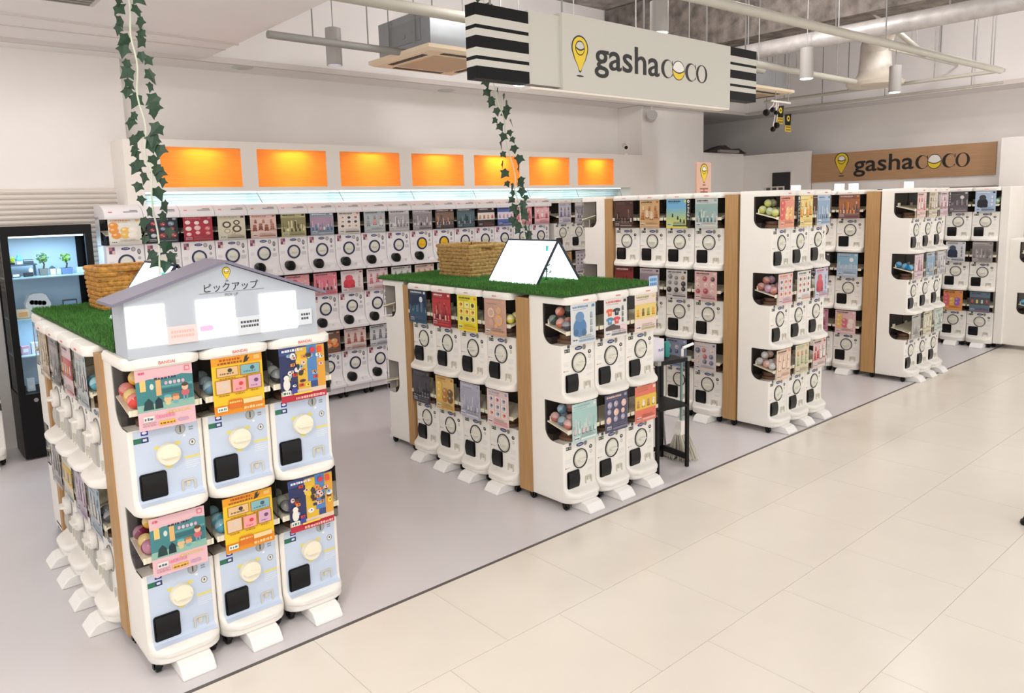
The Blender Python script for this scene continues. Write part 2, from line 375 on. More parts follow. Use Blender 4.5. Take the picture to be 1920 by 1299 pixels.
    if style != 'plain':
        a.rect(.06, .08, .27, .17, mixc(bg, (255, 255, 255), .6)); a.line(rng, .08, .10, .25, .045, (70, 70, 80))
        a.rect(.32, .06, .94, .11, mixc(bg, pick(), .6)); a.line(rng, .34, .14, .92, .03, soft); a.line(rng, .34, .19, .8, .025, soft)
    return a.done()
# ------------------------------------------------------------------ capsule machines
def plan(hw, yf, yb, rc, z, n=5):
    p = [(-hw, yb, z)]
    for k in range(n + 1):
        t = PI + PI / 2 * k / n; p.append((-hw + rc + rc * math.cos(t), yf + rc + rc * math.sin(t), z))
    for k in range(n + 1):
        t = 1.5 * PI + PI / 2 * k / n; p.append((hw - rc + rc * math.cos(t), yf + rc + rc * math.sin(t), z))
    p.append((hw, yb, z)); return p
HW = .1475
def body_mesh(m, name='body'):
    mb = MB()
    lv = [(0, -.058, .085), (.008, -.071, .09), (.026, -.073, .09), (.036, -.064, .085), (.044, -.036, .055), (.050, -.012, .026), (.062, .002, .014), (.09, .004, .012), (.357, .004, .012)]
    mb.loft([plan(HW, yf, .288, rc, z) for z, yf, rc in lv])
    mb.box(-HW, HW, .166, .288, .357, .619)                             # solid rear behind the capsule bin
    arc = [(.086 + .08 * math.cos(t), .437 + .08 * math.sin(t)) for t in [-PI / 2 * k / 8 for k in range(9)]]
    cheek = [(.166, .357), (.166, .437)] + arc[1:] + [(.0, .357)]
    for s in (-1, 1): mb.prism(cheek[:], 'x', s * HW, s * (HW - .004))   # cheeks with the rounded window corner
    return mb.mesh(name, m, smooth=True)
def base_mesh(m):
    mb = MB(); mb.loft([plan(HW - .004, -.050, .285, .08, -.028), plan(HW, -.063, .288, .085, -.018), plan(HW, -.063, .288, .085, .012)])
    return mb.mesh('base', m, smooth=True)
def dome_mesh():
    mb = MB(); mb.loft([plan(HW - .002, -.046, .165, .04, .358), plan(HW - .002, -.046, .165, .04, .618)], caps=(False, False), closed=False)
    return mb.mesh('dome', GLASS, smooth=True)
def cap_mesh(m, flare):
    mb = MB(); f = flare
    mb.loft([plan(HW, -.046, .288, .045, .610), plan(HW + f, -.053 - f, .288, .055, .620), plan(HW + f, -.053 - f, .288, .055, .643), plan(HW - .006, -.043, .288, .055, .655)])
    return mb.mesh('cap', m, smooth=True)
def rounded(x0, x1, z0, z1, r, n=4):
    p = []
    for cx_, cz_, a0 in ((x1 - r, z1 - r, 0), (x0 + r, z1 - r, PI / 2), (x0 + r, z0 + r, PI), (x1 - r, z0 + r, 1.5 * PI)):
        for k in range(n + 1): t = a0 + PI / 2 * k / n; p.append((cx_ + r * math.cos(t), cz_ + r * math.sin(t)))
    return p
def flat_print(items, y0):
    """items: ('r',x0,z0,x1,z1,c) or ('e',x,z,rx,rz,c); one thin sheet of stickers"""
    mb = MB()
    for i, it in enumerate(items):
        y = y0 - .0003 - i * .00004
        if it[0] == 'r': _, x0, z0, x1, z1, c = it; mb.poly([(x0, y, z0), (x1, y, z0), (x1, y, z1), (x0, y, z1)], lin(c))
        else: _, x, z, rx, rz, c = it; mb.poly([(x + rx * math.cos(2 * PI * k / 14), y, z + rz * math.sin(2 * PI * k / 14)) for k in range(14)], lin(c))
    return mb.mesh('sticker_print', PRINT)
def split_print(items, y0, cuts):
    """cuts: (part name, how many items it takes); what is left is fine notice print"""
    out = []; i = 0
    for n_, c in cuts: out.append((n_, flat_print(items[i:i + c], y0))); i += c
    out.append(('notice_print', flat_print(items[i:], y0))); return out
def knob_mesh(m, r, dep=.022, hd=.018, hw=.78):
    mb = MB(); mb.lathe((0, 0, 0), [(r, -.004), (r, dep - .006), (r * .94, dep), (r * .5, dep + .001), (.001, dep + .001)], 28, 'y')
    mb.loft([[(x, -dep, z) for x, z in rounded(-r * hw, r * hw, -.012, .008, .008)], [(x, -dep - hd, z) for x, z in rounded(-r * hw * .9, r * hw * .9, -.007, .003, .004)]])
    return mb.mesh('knob', m, smooth=True)
def ring_mesh(m, ro, ri):
    mb = MB(); n = 36; L = []
    for r, h in ((ro, -.003), (ro, .005), (ri, .005), (ri, -.003)): L.append([(r * math.cos(2 * PI * k / n), -h, r * math.sin(2 * PI * k / n)) for k in range(n)])
    mb.loft(L, caps=(False, False)); return mb.mesh('knob_ring', m, smooth=True)
def door_mesh():
    mb = MB()
    o = rounded(-.120, -.014, .058, .170, .012)
    mb.loft([[(x, .006, z) for x, z in o], [(x, -.003, z) for x, z in o]])
    # bulging flap
    L = []
    for k in range(7):
        t = k / 6; z = .063 + .102 * t; y = -.002 - .012 * math.sin(PI * (t * .8 + .1)); L.append([(-.114, y, z), (-.020, y, z), (-.020, .0, z), (-.114, .0, z)])
    mb.loft(L); return mb.mesh('door', BLACK, smooth=True)
def return_mesh():
    mb = MB(); o = rounded(.042, .100, .046, .108, .008); i_ = rounded(.049, .093, .052, .102, .006)
    mb.loft([[(x, .006, z) for x, z in o], [(x, -.004, z) for x, z in o], [(x, -.004, z) for x, z in i_], [(x, .003, z) for x, z in i_]], caps=(False, True))
    mb.box(.060, .078, -.003, .003, .078, .100)
    return mb.mesh('coin_return', mat('coin_cup', (204, 200, 186), .45), smooth=True)
def chute_mesh():
    mb = MB(); mb.prism([(.148, .474), (.148, .482), (-.030, .440), (-.030, .430)], 'x', -.142, .142)
    mb.box(-.142, .142, -.034, -.028, .425, .450)
    for x in (-.125, -.098): mb.box(x - .006, x + .006, .126, .138, .47, .51)
    for x in (-.07, .05): mb.box(x - .006, x + .006, -.02, -.008, .36, .436)
    return mb.mesh('chute', CREAM)
def bin_mesh():
    mb = MB(); mb.box(-.143, .143, .150, .165, .360, .616); mb.box(-.143, .143, .10, .150, .360, .40); return mb.mesh('bin_back', DARK)
def mech_mesh():
    mb = MB(); mb.lathe((.0, .07, .36), [(.095, 0), (.095, .02), (.075, .028), (.07, .05), (.001, .052)], 20, 'z'); return mb.mesh('mechanism', BROWN, smooth=True)
def caster_mesh():
    mb = MB(); mb.lathe((0, 0, .024), [(.001, -.012), (.02, -.012), (.024, -.008), (.024, .008), (.02, .012), (.001, .012)], 16, 'x')
    mb.box(-.018, .018, -.012, .018, .030, .062); mb.box(-.019, -.013, -.012, .012, .018, .05); mb.box(.013, .019, -.012, .012, .018, .05)
    return mb.mesh('caster', BLACK, smooth=True)
def foot_mesh():
    mb = MB(); mb.prism([(.03, .0), (.03, .062), (-.07, .060), (-.10, .052), (-.135, .012), (-.137, .0)], 'x', -.07, .07)
    return mb.mesh('floor_foot', mat('white_foot', (240, 238, 234), .4), bevel=.006)
TYPE = {}
def machine_kit(kind):
    if kind in TYPE: return TYPE[kind]
    k = {}
    if kind in 'ABW':
        k['body'] = body_mesh(WHITE); k['base'] = base_mesh(WHITE); k['dome'] = dome_mesh(); k['cap'] = cap_mesh(WHITE, .004 if kind == 'A' else 0)
        k['door'] = door_mesh(); k['ret'] = return_mesh(); k['chute'] = chute_mesh(); k['bin'] = bin_mesh(); k['mech'] = mech_mesh()
        k['caster'] = caster_mesh(); k['foot'] = foot_mesh()
        if kind in 'BW':
            k['knob'] = knob_mesh(mat('knob_white', (224, 221, 208), .3), .052, .008, .020, .62); k['ring'] = ring_mesh(RING, .0645, .0580)
            g = (198, 198, 196); gg = (214, 214, 216)
            k['print'] = split_print([('r', -.125, .310, -.078, .332, (52, 62, 56)), ('r', -.120, .316, -.108, .326, (190, 190, 180)), ('r', -.097, .316, -.083, .326, (150, 160, 150)), ('r', -.100, .336, -.078, .356, (60, 64, 84)),
                ('e', 0, .326, .034, .0125, (46, 52, 96)), ('r', -.02, .321, .022, .331, (150, 156, 190)), ('e', .050, .327, .0165, .0175, (150, 146, 136)), ('r', .048, .316, .052, .338, (90, 86, 80)),
                ('e', .098, .292, .015, .013, (56, 54, 56)), ('r', .090, .286, .112, .292, (56, 54, 56)), ('e', .099, .293, .006, .005, (200, 200, 196)), ('e', .099, .260, .011, .0115, (170, 168, 162)), ('e', .099, .260, .007, .0075, (226, 224, 216)),
                ('r', -.132, .246, -.084, .249, gg), ('r', -.132, .236, -.090, .239, gg), ('r', -.132, .226, -.086, .229, gg), ('r', -.132, .192, -.092, .198, g), ('e', -.130, .195, .005, .005, (190, 120, 120)),
                ('r', .070, .205, .124, .208, gg), ('r', .070, .196, .120, .199, gg), ('r', .070, .187, .124, .190, gg), ('r', .070, .178, .116, .181, gg), ('r', .070, .150, .122, .153, gg), ('r', .070, .141, .112, .144, gg)], .004, [('price_sticker', 3), ('corner_sticker', 1), ('name_badge', 2), ('coin_slot', 2), ('speech_sticker', 3), ('key_lock', 2)])
            if kind == 'W':
                PD = mat('pale_grey_flap', (186, 183, 176), .35); d = k['door'].copy(); d.materials.clear(); d.materials.append(PD); k['door'] = d
                k['knob'] = knob_mesh(WHITE, .050, .030, .026, .8); k['ring'] = ring_mesh(mat('grey_ring', (150, 147, 142), .4), .0635, .0595)
        else:
            mb = MB(); mb.loft([[(x, y, z) for x in (-.128, .128)] for z, y in ((.0445, -.0365), (.0515, -.0115), (.063, .001), (.09, .0028), (.354, .0028))], caps=(False, False), closed=False)
            k['panel'] = mb.mesh('front_panel', PALEBLUE)
            k['knob'] = knob_mesh(CREAM, .047, .026)
            yl = (226, 214, 120)
            k['print'] = split_print([('r', -.128, .300, -.070, .322, (40, 110, 84)), ('r', -.098, .300, -.070, .322, (40, 56, 110)), ('r', -.092, .306, -.077, .316, (210, 220, 230)), ('r', -.098, .330, -.070, .353, (40, 50, 150)), ('e', -.084, .341, .010, .006, (230, 232, 240)),
                ('e', .056, .328, .0215, .0225, (150, 152, 150)), ('e', .056, .328, .018, .019, (176, 178, 176)), ('r', .053, .314, .059, .342, (80, 80, 80)), ('r', .090, .326, .108, .332, (140, 146, 156)), ('r', .090, .316, .108, .322, (150, 156, 166)),
                ('e', .100, .262, .014, .015, (140, 142, 140)), ('e', .100, .262, .0105, .0115, (222, 222, 216)), ('r', .097, .258, .103, .268, (60, 60, 60)), ('e', .070, .297, .006, .005, (240, 240, 240)),
                ('r', .064, .196, .128, .206, yl), ('r', .066, .182, .124, .185, (226, 230, 236)), ('r', .066, .173, .120, .176, (226, 230, 236)), ('r', .066, .164, .126, .167, (226, 230, 236)), ('r', .066, .155, .110, .158, (226, 230, 236)),
                ('e', -.042, .268, .012, .008, yl), ('e', .040, .272, .014, .008, yl), ('e', .0, .180, .016, .008, yl)], .0028, [('price_sticker', 3), ('corner_sticker', 2), ('coin_slot', 3), ('coin_note', 1), ('coin_note', 1), ('key_lock', 3), ('white_dot', 1), ('yellow_strip', 1)])
    else:
        mb = MB()
        lv = [(0, -.070, .02), (.006, -.084, .02), (.026, -.086, .02), (.040, -.056, .014), (.052, -.034, .012), (.085, -.010, .010), (.115, .004, .008), (.352, .004, .008), (.360, -.014, .008)]
        mb.loft([plan(HW, yf, .29, rc, z, 3) for z, yf, rc in lv]); mb.box(-HW, HW, .166, .29, .35, .594)
        mb.prism([(x + .070, z) for x, z in rounded(-.026, .026, .030, .066, .012)], 'y', -.066, .0)          # coin chute hump
        k['body'] = mb.mesh('body', WHITE2, smooth=True)
        mb = MB(); mb.box(-HW, HW, -.02, .28, -.072, .004); k['base'] = mb.mesh('base', WHITE2, bevel=.008)
        zs = [(.358, -.022), (.39, -.044), (.43, -.060), (.47, -.066), (.51, -.062), (.55, -.048), (.594, -.026)]
        mb = MB(); mb.loft([plan(HW - .003, yf, .165, .012, z, 3) for z, yf in zs], caps=(False, False), closed=False); k['dome'] = mb.mesh('dome', GLASS, smooth=True)
        prof = [(-.040, .575), (-.046, .594), (-.036, .622), (-.012, .650), (.03, .674), (.10, .692), (.29, .696), (.29, .575)]
        mb = MB(); mb.prism(prof, 'x', -HW, HW); k['cap'] = mb.mesh('hood', WHITE2, smooth=True)
        mb = MB()
        n = 20; o_ = [(-.062 + .048 * math.cos(2 * PI * q / n), .082 + .050 * math.sin(2 * PI * q / n)) for q in range(n)]; i_ = [(-.062 + .030 * math.cos(2 * PI * q / n), .084 + .032 * math.sin(2 * PI * q / n)) for q in range(n)]
        mb.loft([[(x, .02, z) for x, z in o_], [(x, -.052, z) for x, z in o_], [(x, -.068, z) for x, z in i_]]); k['door'] = mb.mesh('door', BLACK, smooth=True)
        mb = MB(); mb.prism([(.148, .474), (.148, .482), (.0, .446), (.0, .438)], 'x', -.142, .142); k['chute'] = mb.mesh('chute', CREAM); k['bin'] = bin_mesh(); k['caster'] = caster_mesh()
        k['knob'] = knob_mesh(mat('knob_white', (224, 221, 208), .3), .050, .008, .018, .6); k['knoby'] = knob_mesh(mat('knob_yellow', (236, 190, 40), .35), .050, .008, .018, .6); k['ring'] = ring_mesh(NAVY, .0665, .0525)
        g = (206, 202, 204)
        k['print'] = split_print([('r', -.128, .288, -.082, .346, (196, 120, 126)), ('r', -.126, .290, -.106, .316, (80, 70, 90)), ('r', -.103, .318, -.084, .344, (90, 84, 110)), ('r', -.103, .290, -.084, .314, (226, 190, 190)), ('e', 0, .328, .035, .0125, (40, 46, 84)), ('r', -.022, .324, .022, .332, (150, 156, 190)),
            ('e', .060, .322, .018, .019, (140, 136, 134)), ('e', .060, .322, .012, .013, (190, 186, 182)), ('e', .103, .300, .014, .024, (86, 84, 92)), ('e', .103, .302, .007, .015, (170, 168, 172)), ('e', .103, .246, .013, .014, (176, 172, 172)),
            ('r', .080, .180, .126, .214, g), ('r', -.132, .222, -.094, .226, g), ('r', -.132, .212, -.090, .216, g), ('r', -.132, .202, -.098, .206, g)], .004, [('price_sticker', 4), ('name_badge', 2), ('coin_slot', 2), ('oval_sticker', 2), ('key_lock', 1)])
        mb = MB()   # hood lettering: red badge, dark words
        k['hoodprint'] = flat_print([('r', -.112, 0, -.086, .012, (206, 70, 74)), ('r', -.108, .003, -.090, .009, (240, 200, 200)), ('r', .0, 0, .112, .010, (140, 140, 150)), ('r', .05, .018, .112, .024, (60, 60, 70))], 0)
    TYPE[kind] = k; return k
ROWN = {2: ['lower', 'upper'], 3: ['bottom', 'middle', 'top']}
def machine(kind, x, y, z, rz, tier, tiers, pmesh, label, group, yellow=False, extra=None, foot=True):
    k = machine_kit(kind)
    t = thing('capsule_machine', label, 'machine', (x, y, z), rz, group)
    obj('body', k['body'], t); obj('dome', k['dome'], t); obj('bin_back', k['bin'], t); obj('chute', k['chute'], t)
    if pmesh is not None: obj('poster', pmesh, t, (0, -.0395, .484) if kind != 'C' else (.002, -.022, .470))
    zr = .235 if kind != 'C' else .215
    kn = obj('knob', k['knoby' if yellow else 'knob'], t, (0, .004, zr))
    if 'ring' in k: obj('knob_ring', k['ring'], t, (0, .004, zr))
    obj('door', k['door'], t)
    for n_, me in k['print']:
        o_ = obj(n_, me, t)
        if n_ == 'notice_print': o_['kind'] = 'stuff'
    if 'ret' in k: obj('coin_return', k['ret'], t); obj('mechanism', k['mech'], t)
    if 'panel' in k: obj('front_panel', k['panel'], t)
    if tier == tiers - 1:
        c = obj('cap' if kind != 'C' else 'hood', k['cap'], t)
        if kind == 'C': obj('hood_print', k['hoodprint'], c, (0, -.034, .630), (-.85, 0, 0))['kind'] = 'stuff'
        else:
            big = kind == 'A'
            obj('lettering', text_mesh('BANDAI', .018 if big else .012, RED, .0002), c, (.01, -.0580 if big else -.0540, .624 if big else .626))
    if tier == 0:
        b = obj('base', k['base'], t)
        for cxx in (-.115, .115): obj('caster', k['caster'], t, (cxx, .02, -z))
        if foot and 'foot' in k: obj('floor_foot', k['foot'], t, (.01, .0, -z))
    if extra: extra(t)
    return t
TH, Z0 = .619, .0812
ORD = ['first', 'second', 'third', 'fourth', 'fifth', 'sixth', 'seventh', 'eighth', 'ninth', 'tenth', 'eleventh', 'twelfth', 'thirteenth', 'fourteenth', 'fifteenth', 'sixteenth', 'seventeenth']
SEED = [100]
def PM(spec, w=PW, h=PH):
    SEED[0] += 1
    return poster(spec[0], spec[1], spec[2], SEED[0], w, h)
W_, K_ = (240, 238, 232), (50, 46, 50)
# poster specs: (style, paper, ink colours, words for the label)
P = dict(
 town=('town', (240, 196, 204), [(70, 140, 146)], 'pink and teal'), five=('cards5', (246, 206, 40), [(238, 150, 40)], 'yellow and orange'), coll=('collage', (60, 80, 140), [(240, 200, 60)], 'navy, yellow and red'),
)
def S(style, bg, cols, words): return (style, bg, cols, words)
ISL = []
def column_front(name, x0, yr, cols, tiers, specs, kind='B', side='front', ang=0.0, dx=.3, extra=None, group=None):
    """a face of machines; specs[tier][col]"""
    out = []
    for t in range(tiers):
        for c in range(cols):
            sp = specs[t][c] if specs and specs[t] and c < len(specs[t]) else None
            if sp is None and specs is not None: continue
            x, y = (x0 + c * dx, yr) if ang == 0 else (x0, yr + c * dx)
            w = '%s from %s' % (ORD[c], 'left' if ang == 0 else 'aisle')
            lab = '%s poster capsule machine, %s tier, %s, %s' % (sp[3], ROWN[tiers][t], w, name) if sp else name
            m = machine(kind, x, y, Z0 + t * TH, ang, t, tiers, PM(sp) if sp else None, lab, group, extra=(extra or {}).get((t, c)))
            out.append(((t, c), m))
    return dict(out)
def tag_strip(words):
    """upright black card with white lettering beside a poster"""
    def f(t):
        s = B(-.022, .022, -.001, .001, -.118, .118).build('name_card', INK, t, loc=(.124 if words[1] > 0 else -.130, -.046, .488))
        for i, ch in enumerate(words[0]):
            obj('lettering', text_mesh(ch, .027, LOGOWHITE, .0006), s, (0, -.0018, .058 - i * .0285))
        obj('pin', pin_disc, s, (0, -.0018, .100))
    return f
_m = MB(); _m.poly([(.012 * math.cos(2 * PI * k / 12), 0, .014 * math.sin(2 * PI * k / 12)) for k in range(12)], lin((236, 232, 226))); _m.poly([(.005 * math.cos(2 * PI * k / 10), -.0002, .006 * math.sin(2 * PI * k / 10)) for k in range(10)], lin((40, 36, 34))); pin_disc = _m.mesh('pin', PRINT)
R3 = lambda *a: list(a)
# --- island with the house sign (front)
A_ = -PI / 2
f1 = column_front('below house sign', -.243, .218, 3, 2, [[P['town'], P['five'], P['coll']]] * 2, 'A', group='pale blue machines below the house sign')
l1 = [[S('figs', (176, 192, 204), [(120, 140, 160), (230, 220, 210)], 'blue-grey'), S('figs', (204, 190, 206), [(180, 150, 190), (230, 200, 210)], 'lavender'), S('band', (232, 226, 206), [(236, 196, 70), (90, 130, 190), (240, 236, 226)], 'yellow and blue'), S('figs', (186, 184, 182), [(140, 136, 134), (220, 214, 206)], 'pale grey')],
      [S('figs', (196, 204, 206), [(150, 170, 180), (230, 206, 200)], 'pale blue-grey'), S('band', (226, 204, 206), [(206, 90, 90), (236, 200, 80), (240, 220, 220)], 'pink and red'), S('photo', (140, 136, 138), [(230, 226, 222), (60, 56, 58)], 'grey lettered'), S('figs', (214, 196, 168), [(190, 160, 120), (236, 224, 200)], 'beige')]]
g1 = column_front('left of house-sign island', -.385, .80, 4, 2, l1, 'W', ang=A_, group='machines on the left of the house-sign island')
# --- middle island with grass top
f2 = column_front('front of basket island', 2.203, .202, 3, 2, [
    [S('photo', (196, 222, 220), [(150, 196, 190), (232, 236, 226), (236, 200, 200)], 'pale teal'), S('dots', (84, 84, 112), [(226, 226, 232), (180, 170, 190), (240, 200, 190)], 'slate blue'), S('band', (236, 130, 110), [(240, 200, 80), (196, 140, 90), (250, 236, 220)], 'salmon and yellow')],
    [S('big', (226, 230, 232), [(96, 140, 186), (170, 180, 190)], 'white and blue'), S('shirts', (238, 234, 230), [(236, 110, 70), (50, 62, 76), (90, 150, 190), (226, 90, 96)], 'white T-shirt'), S('band', (242, 222, 212), [(240, 214, 130), (236, 170, 50), (120, 90, 60), (150, 160, 90)], 'cream and yellow')]], group='machines on the front of the basket island')
g2 = column_front('left of basket island', 2.057, .783, 4, 2, [
    [S('grid', (236, 208, 204), [(230, 120, 150), (150, 170, 200), (240, 150, 120)], 'peach pink'), S('photo', (190, 188, 204), [(160, 160, 186), (214, 210, 220)], 'lavender grey'), S('fruit', (226, 190, 120), [(240, 200, 90), (190, 130, 60), (120, 90, 60)], 'golden brown'), S('photo', (70, 66, 74), [(110, 106, 116), (40, 38, 44)], 'charcoal')],
    [S('rings', (204, 166, 150), [(236, 200, 170), (240, 180, 110), (226, 170, 150)], 'dusty pink ring'), S('grid', (240, 222, 50), [(240, 236, 226), (70, 66, 60), (240, 150, 70)], 'bright yellow'), S('photo', (176, 50, 56), [(226, 90, 90), (60, 40, 44), (236, 190, 180)], 'red'), S('night', (40, 56, 84), [(100, 170, 190), (60, 90, 120), (220, 224, 226)], 'navy and teal')]], 'B', ang=A_, group='machines on the left of the basket island')
# --- tall island
ex3 = {(2, 1): tag_strip(('アンパンマン', -1))}
f3 = column_front('front of tall island', 4.519, .154, 3, 3, [
    [S('figs', (236, 206, 186), [(240, 160, 120), (250, 230, 210)], 'peach'), S('figs', (226, 214, 186), [(240, 170, 130), (180, 196, 150)], 'peach and green'), S('figs', (226, 200, 196), [(206, 70, 70), (240, 236, 230)], 'red and white')],
    [S('grid', (230, 206, 206), [(240, 130, 60), (196, 110, 130), (120, 110, 140)], 'orange and pink'), S('grid', (236, 232, 226), [(130, 70, 60), (226, 110, 90), (90, 100, 110)], 'white catalogue'), S('big', (204, 206, 222), [(206, 90, 100), (150, 170, 206)], 'pale lilac')],
    [S('fruit', (238, 160, 140), [(226, 110, 100), (250, 200, 150), (240, 190, 120)], 'coral'), S('figs', (240, 216, 140), [(240, 160, 60), (250, 236, 200)], 'yellow'), S('photo', (190, 206, 224), [(90, 130, 170), (236, 236, 230), (120, 160, 190)], 'pale blue')]], extra=ex3, group='machines on the front of the tall island')
ex3l = {(2, 1): tag_strip(('ドラえもん', 1))}
g3 = column_front('left of tall island', 4.385, .748, 4, 3, [
    [S('dots', (222, 214, 220), [(200, 120, 120), (130, 130, 150), (240, 220, 200)], 'pale dotted'), S('dots', (150, 160, 190), [(90, 100, 140), (220, 214, 226)], 'slate blue'), S('figs', (214, 200, 196), [(160, 110, 110), (236, 220, 214)], 'dusty rose'), S('figs', (200, 200, 204), [(130, 130, 140), (230, 226, 226)], 'light grey')],
    [S('dots', (234, 192, 190), [(196, 90, 100), (120, 80, 90), (250, 220, 214)], 'pink'), S('dots', (226, 220, 218), [(60, 54, 56), (190, 150, 110), (150, 150, 150)], 'white and black'), S('photo', (206, 196, 200), [(90, 60, 90), (240, 230, 230), (150, 110, 130)], 'mauve'), S('photo', (130, 44, 46), [(180, 70, 66), (80, 30, 34)], 'dark red')],
    [S('photo', (206, 210, 206), [(70, 140, 140), (150, 170, 170), (236, 232, 224)], 'teal skyline'), S('sky', (126, 186, 226), [(240, 226, 90), (40, 40, 44)], 'sky blue'), S('figs', (220, 180, 130), [(240, 216, 190), (190, 120, 70)], 'tan orange'), S('photo', (76, 50, 46), [(120, 80, 70), (226, 206, 190), (40, 30, 32)], 'dark brown')]], 'B', ang=A_, extra=ex3l, group='machines on the left of the tall island')
# --- far tall island
ex4 = {(2, 2): tag_strip(('ちいかわ', 1))}
f4 = column_front('front of far island', 7.02, .088, 3, 3, [
    [S('photo', (200, 196, 192), [(160, 156, 150), (230, 226, 220)], 'stone grey'), S('figs', (222, 214, 190), [(200, 180, 120), (240, 236, 220)], 'cream'), S('figs', (206, 216, 210), [(150, 180, 170), (236, 236, 226)], 'pale mint')],
    [S('figs', (222, 200, 206), [(190, 110, 130), (240, 230, 230)], 'rose'), S('photo', (190, 200, 210), [(70, 140, 190), (236, 232, 226)], 'blue'), S('figs', (204, 202, 204), [(150, 146, 150), (236, 230, 230)], 'silver grey')],
    [S('figs', (238, 206, 200), [(226, 130, 130), (250, 236, 230)], 'pale pink'), S('figs', (220, 208, 190), [(150, 130, 100), (240, 232, 220)], 'beige'), S('figs', (226, 204, 210), [(190, 120, 140), (250, 240, 240)], 'blush')]], extra=ex4, group='machines on the front of the far island')
g4 = column_front('left of far island', 6.921, .711, 2, 3, [
    [S('fruit', (236, 196, 196), [(240, 200, 110), (226, 120, 130), (250, 230, 220)], 'pink and yellow'), S('figs', (206, 150, 170), [(170, 90, 120), (240, 220, 226)], 'rose pink')],
    [S('night', (150, 190, 214), [(236, 206, 220), (220, 226, 232), (250, 240, 240)], 'pale blue and pink'), S('photo', (60, 56, 58), [(120, 116, 116), (200, 190, 186)], 'black')],
    [S('photo', (140, 96, 84), [(240, 150, 70), (90, 60, 80), (236, 206, 190)], 'orange and brown'), S('photo', (96, 70, 66), [(150, 110, 90), (220, 200, 180)], 'dark')]], 'B', ang=A_, group='machines on the left of the far island')
# --- rearmost island
g5 = column_front('rearmost island by wall', 9.381, .191, 3, 3, [
    [S('band', (110, 130, 150), [(90, 96, 100), (206, 90, 90), (236, 226, 120), (220, 220, 220)], 'blue and grey dotted'), S('fruit', (240, 160, 90), [(240, 110, 130), (250, 200, 90), (170, 110, 190)], 'orange and pink'), S('figs', (200, 196, 196), [(150, 140, 140)], 'light grey')],
    [S('photo', (170, 162, 162), [(120, 112, 114), (210, 204, 204)], 'mid grey'), S('big', (226, 226, 230), [(44, 54, 84), (150, 156, 170)], 'white with dark round'), S('figs', (200, 196, 196), [(150, 140, 140)], 'silver')],
    [S('big', (176, 196, 224), [(34, 34, 40), (236, 236, 240)], 'sky blue'), S('night', (90, 84, 90), [(150, 130, 140), (60, 56, 66), (220, 214, 214)], 'dusky night'), S('figs', (200, 196, 196), [(150, 140, 140)], 'ash grey')]], 'B', ang=A_, group='machines on the rearmost island')
# --- low stack at the right edge, rear ends of the islands, stack beside the display cabinet
GEN = S('figs', (206, 200, 198), [(150, 140, 150), (236, 226, 220)], 'plain grey')
for t in range(2):
    machine('B', 9.60, -.336, Z0 + t * TH, 0, t, 2, PM(GEN), 'white capsule machine at the right edge of the photo, %s of two' % ROWN[2][t], 'low stack at the right edge')
    machine('B', 2.203, 2.42 - .202, Z0 + t * TH, PI, t, 2, PM(GEN), 'white side of rear capsule machine, %s of two, far end of basket island' % ROWN[2][t], 'rear machines')
    machine('B', -.243, 2.43 - .21, Z0 + t * TH, PI, t, 2, PM(GEN), 'white side of rear capsule machine, %s of two, far end of house-sign island' % ROWN[2][t], 'rear machines')
    machine('B', -.565, 3.92, Z0 + t * TH, 0, t, 2, PM(GEN), 'white capsule machine left of the black display cabinet, %s of two' % ROWN[2][t], 'stack beside the cabinet')
for t in range(3):
    machine('B', 4.519, 2.37 - .19, Z0 + t * TH, PI, t, 3, PM(GEN), 'white side of rear capsule machine, %s of three, far end of tall island' % ROWN[3][t], 'rear machines')
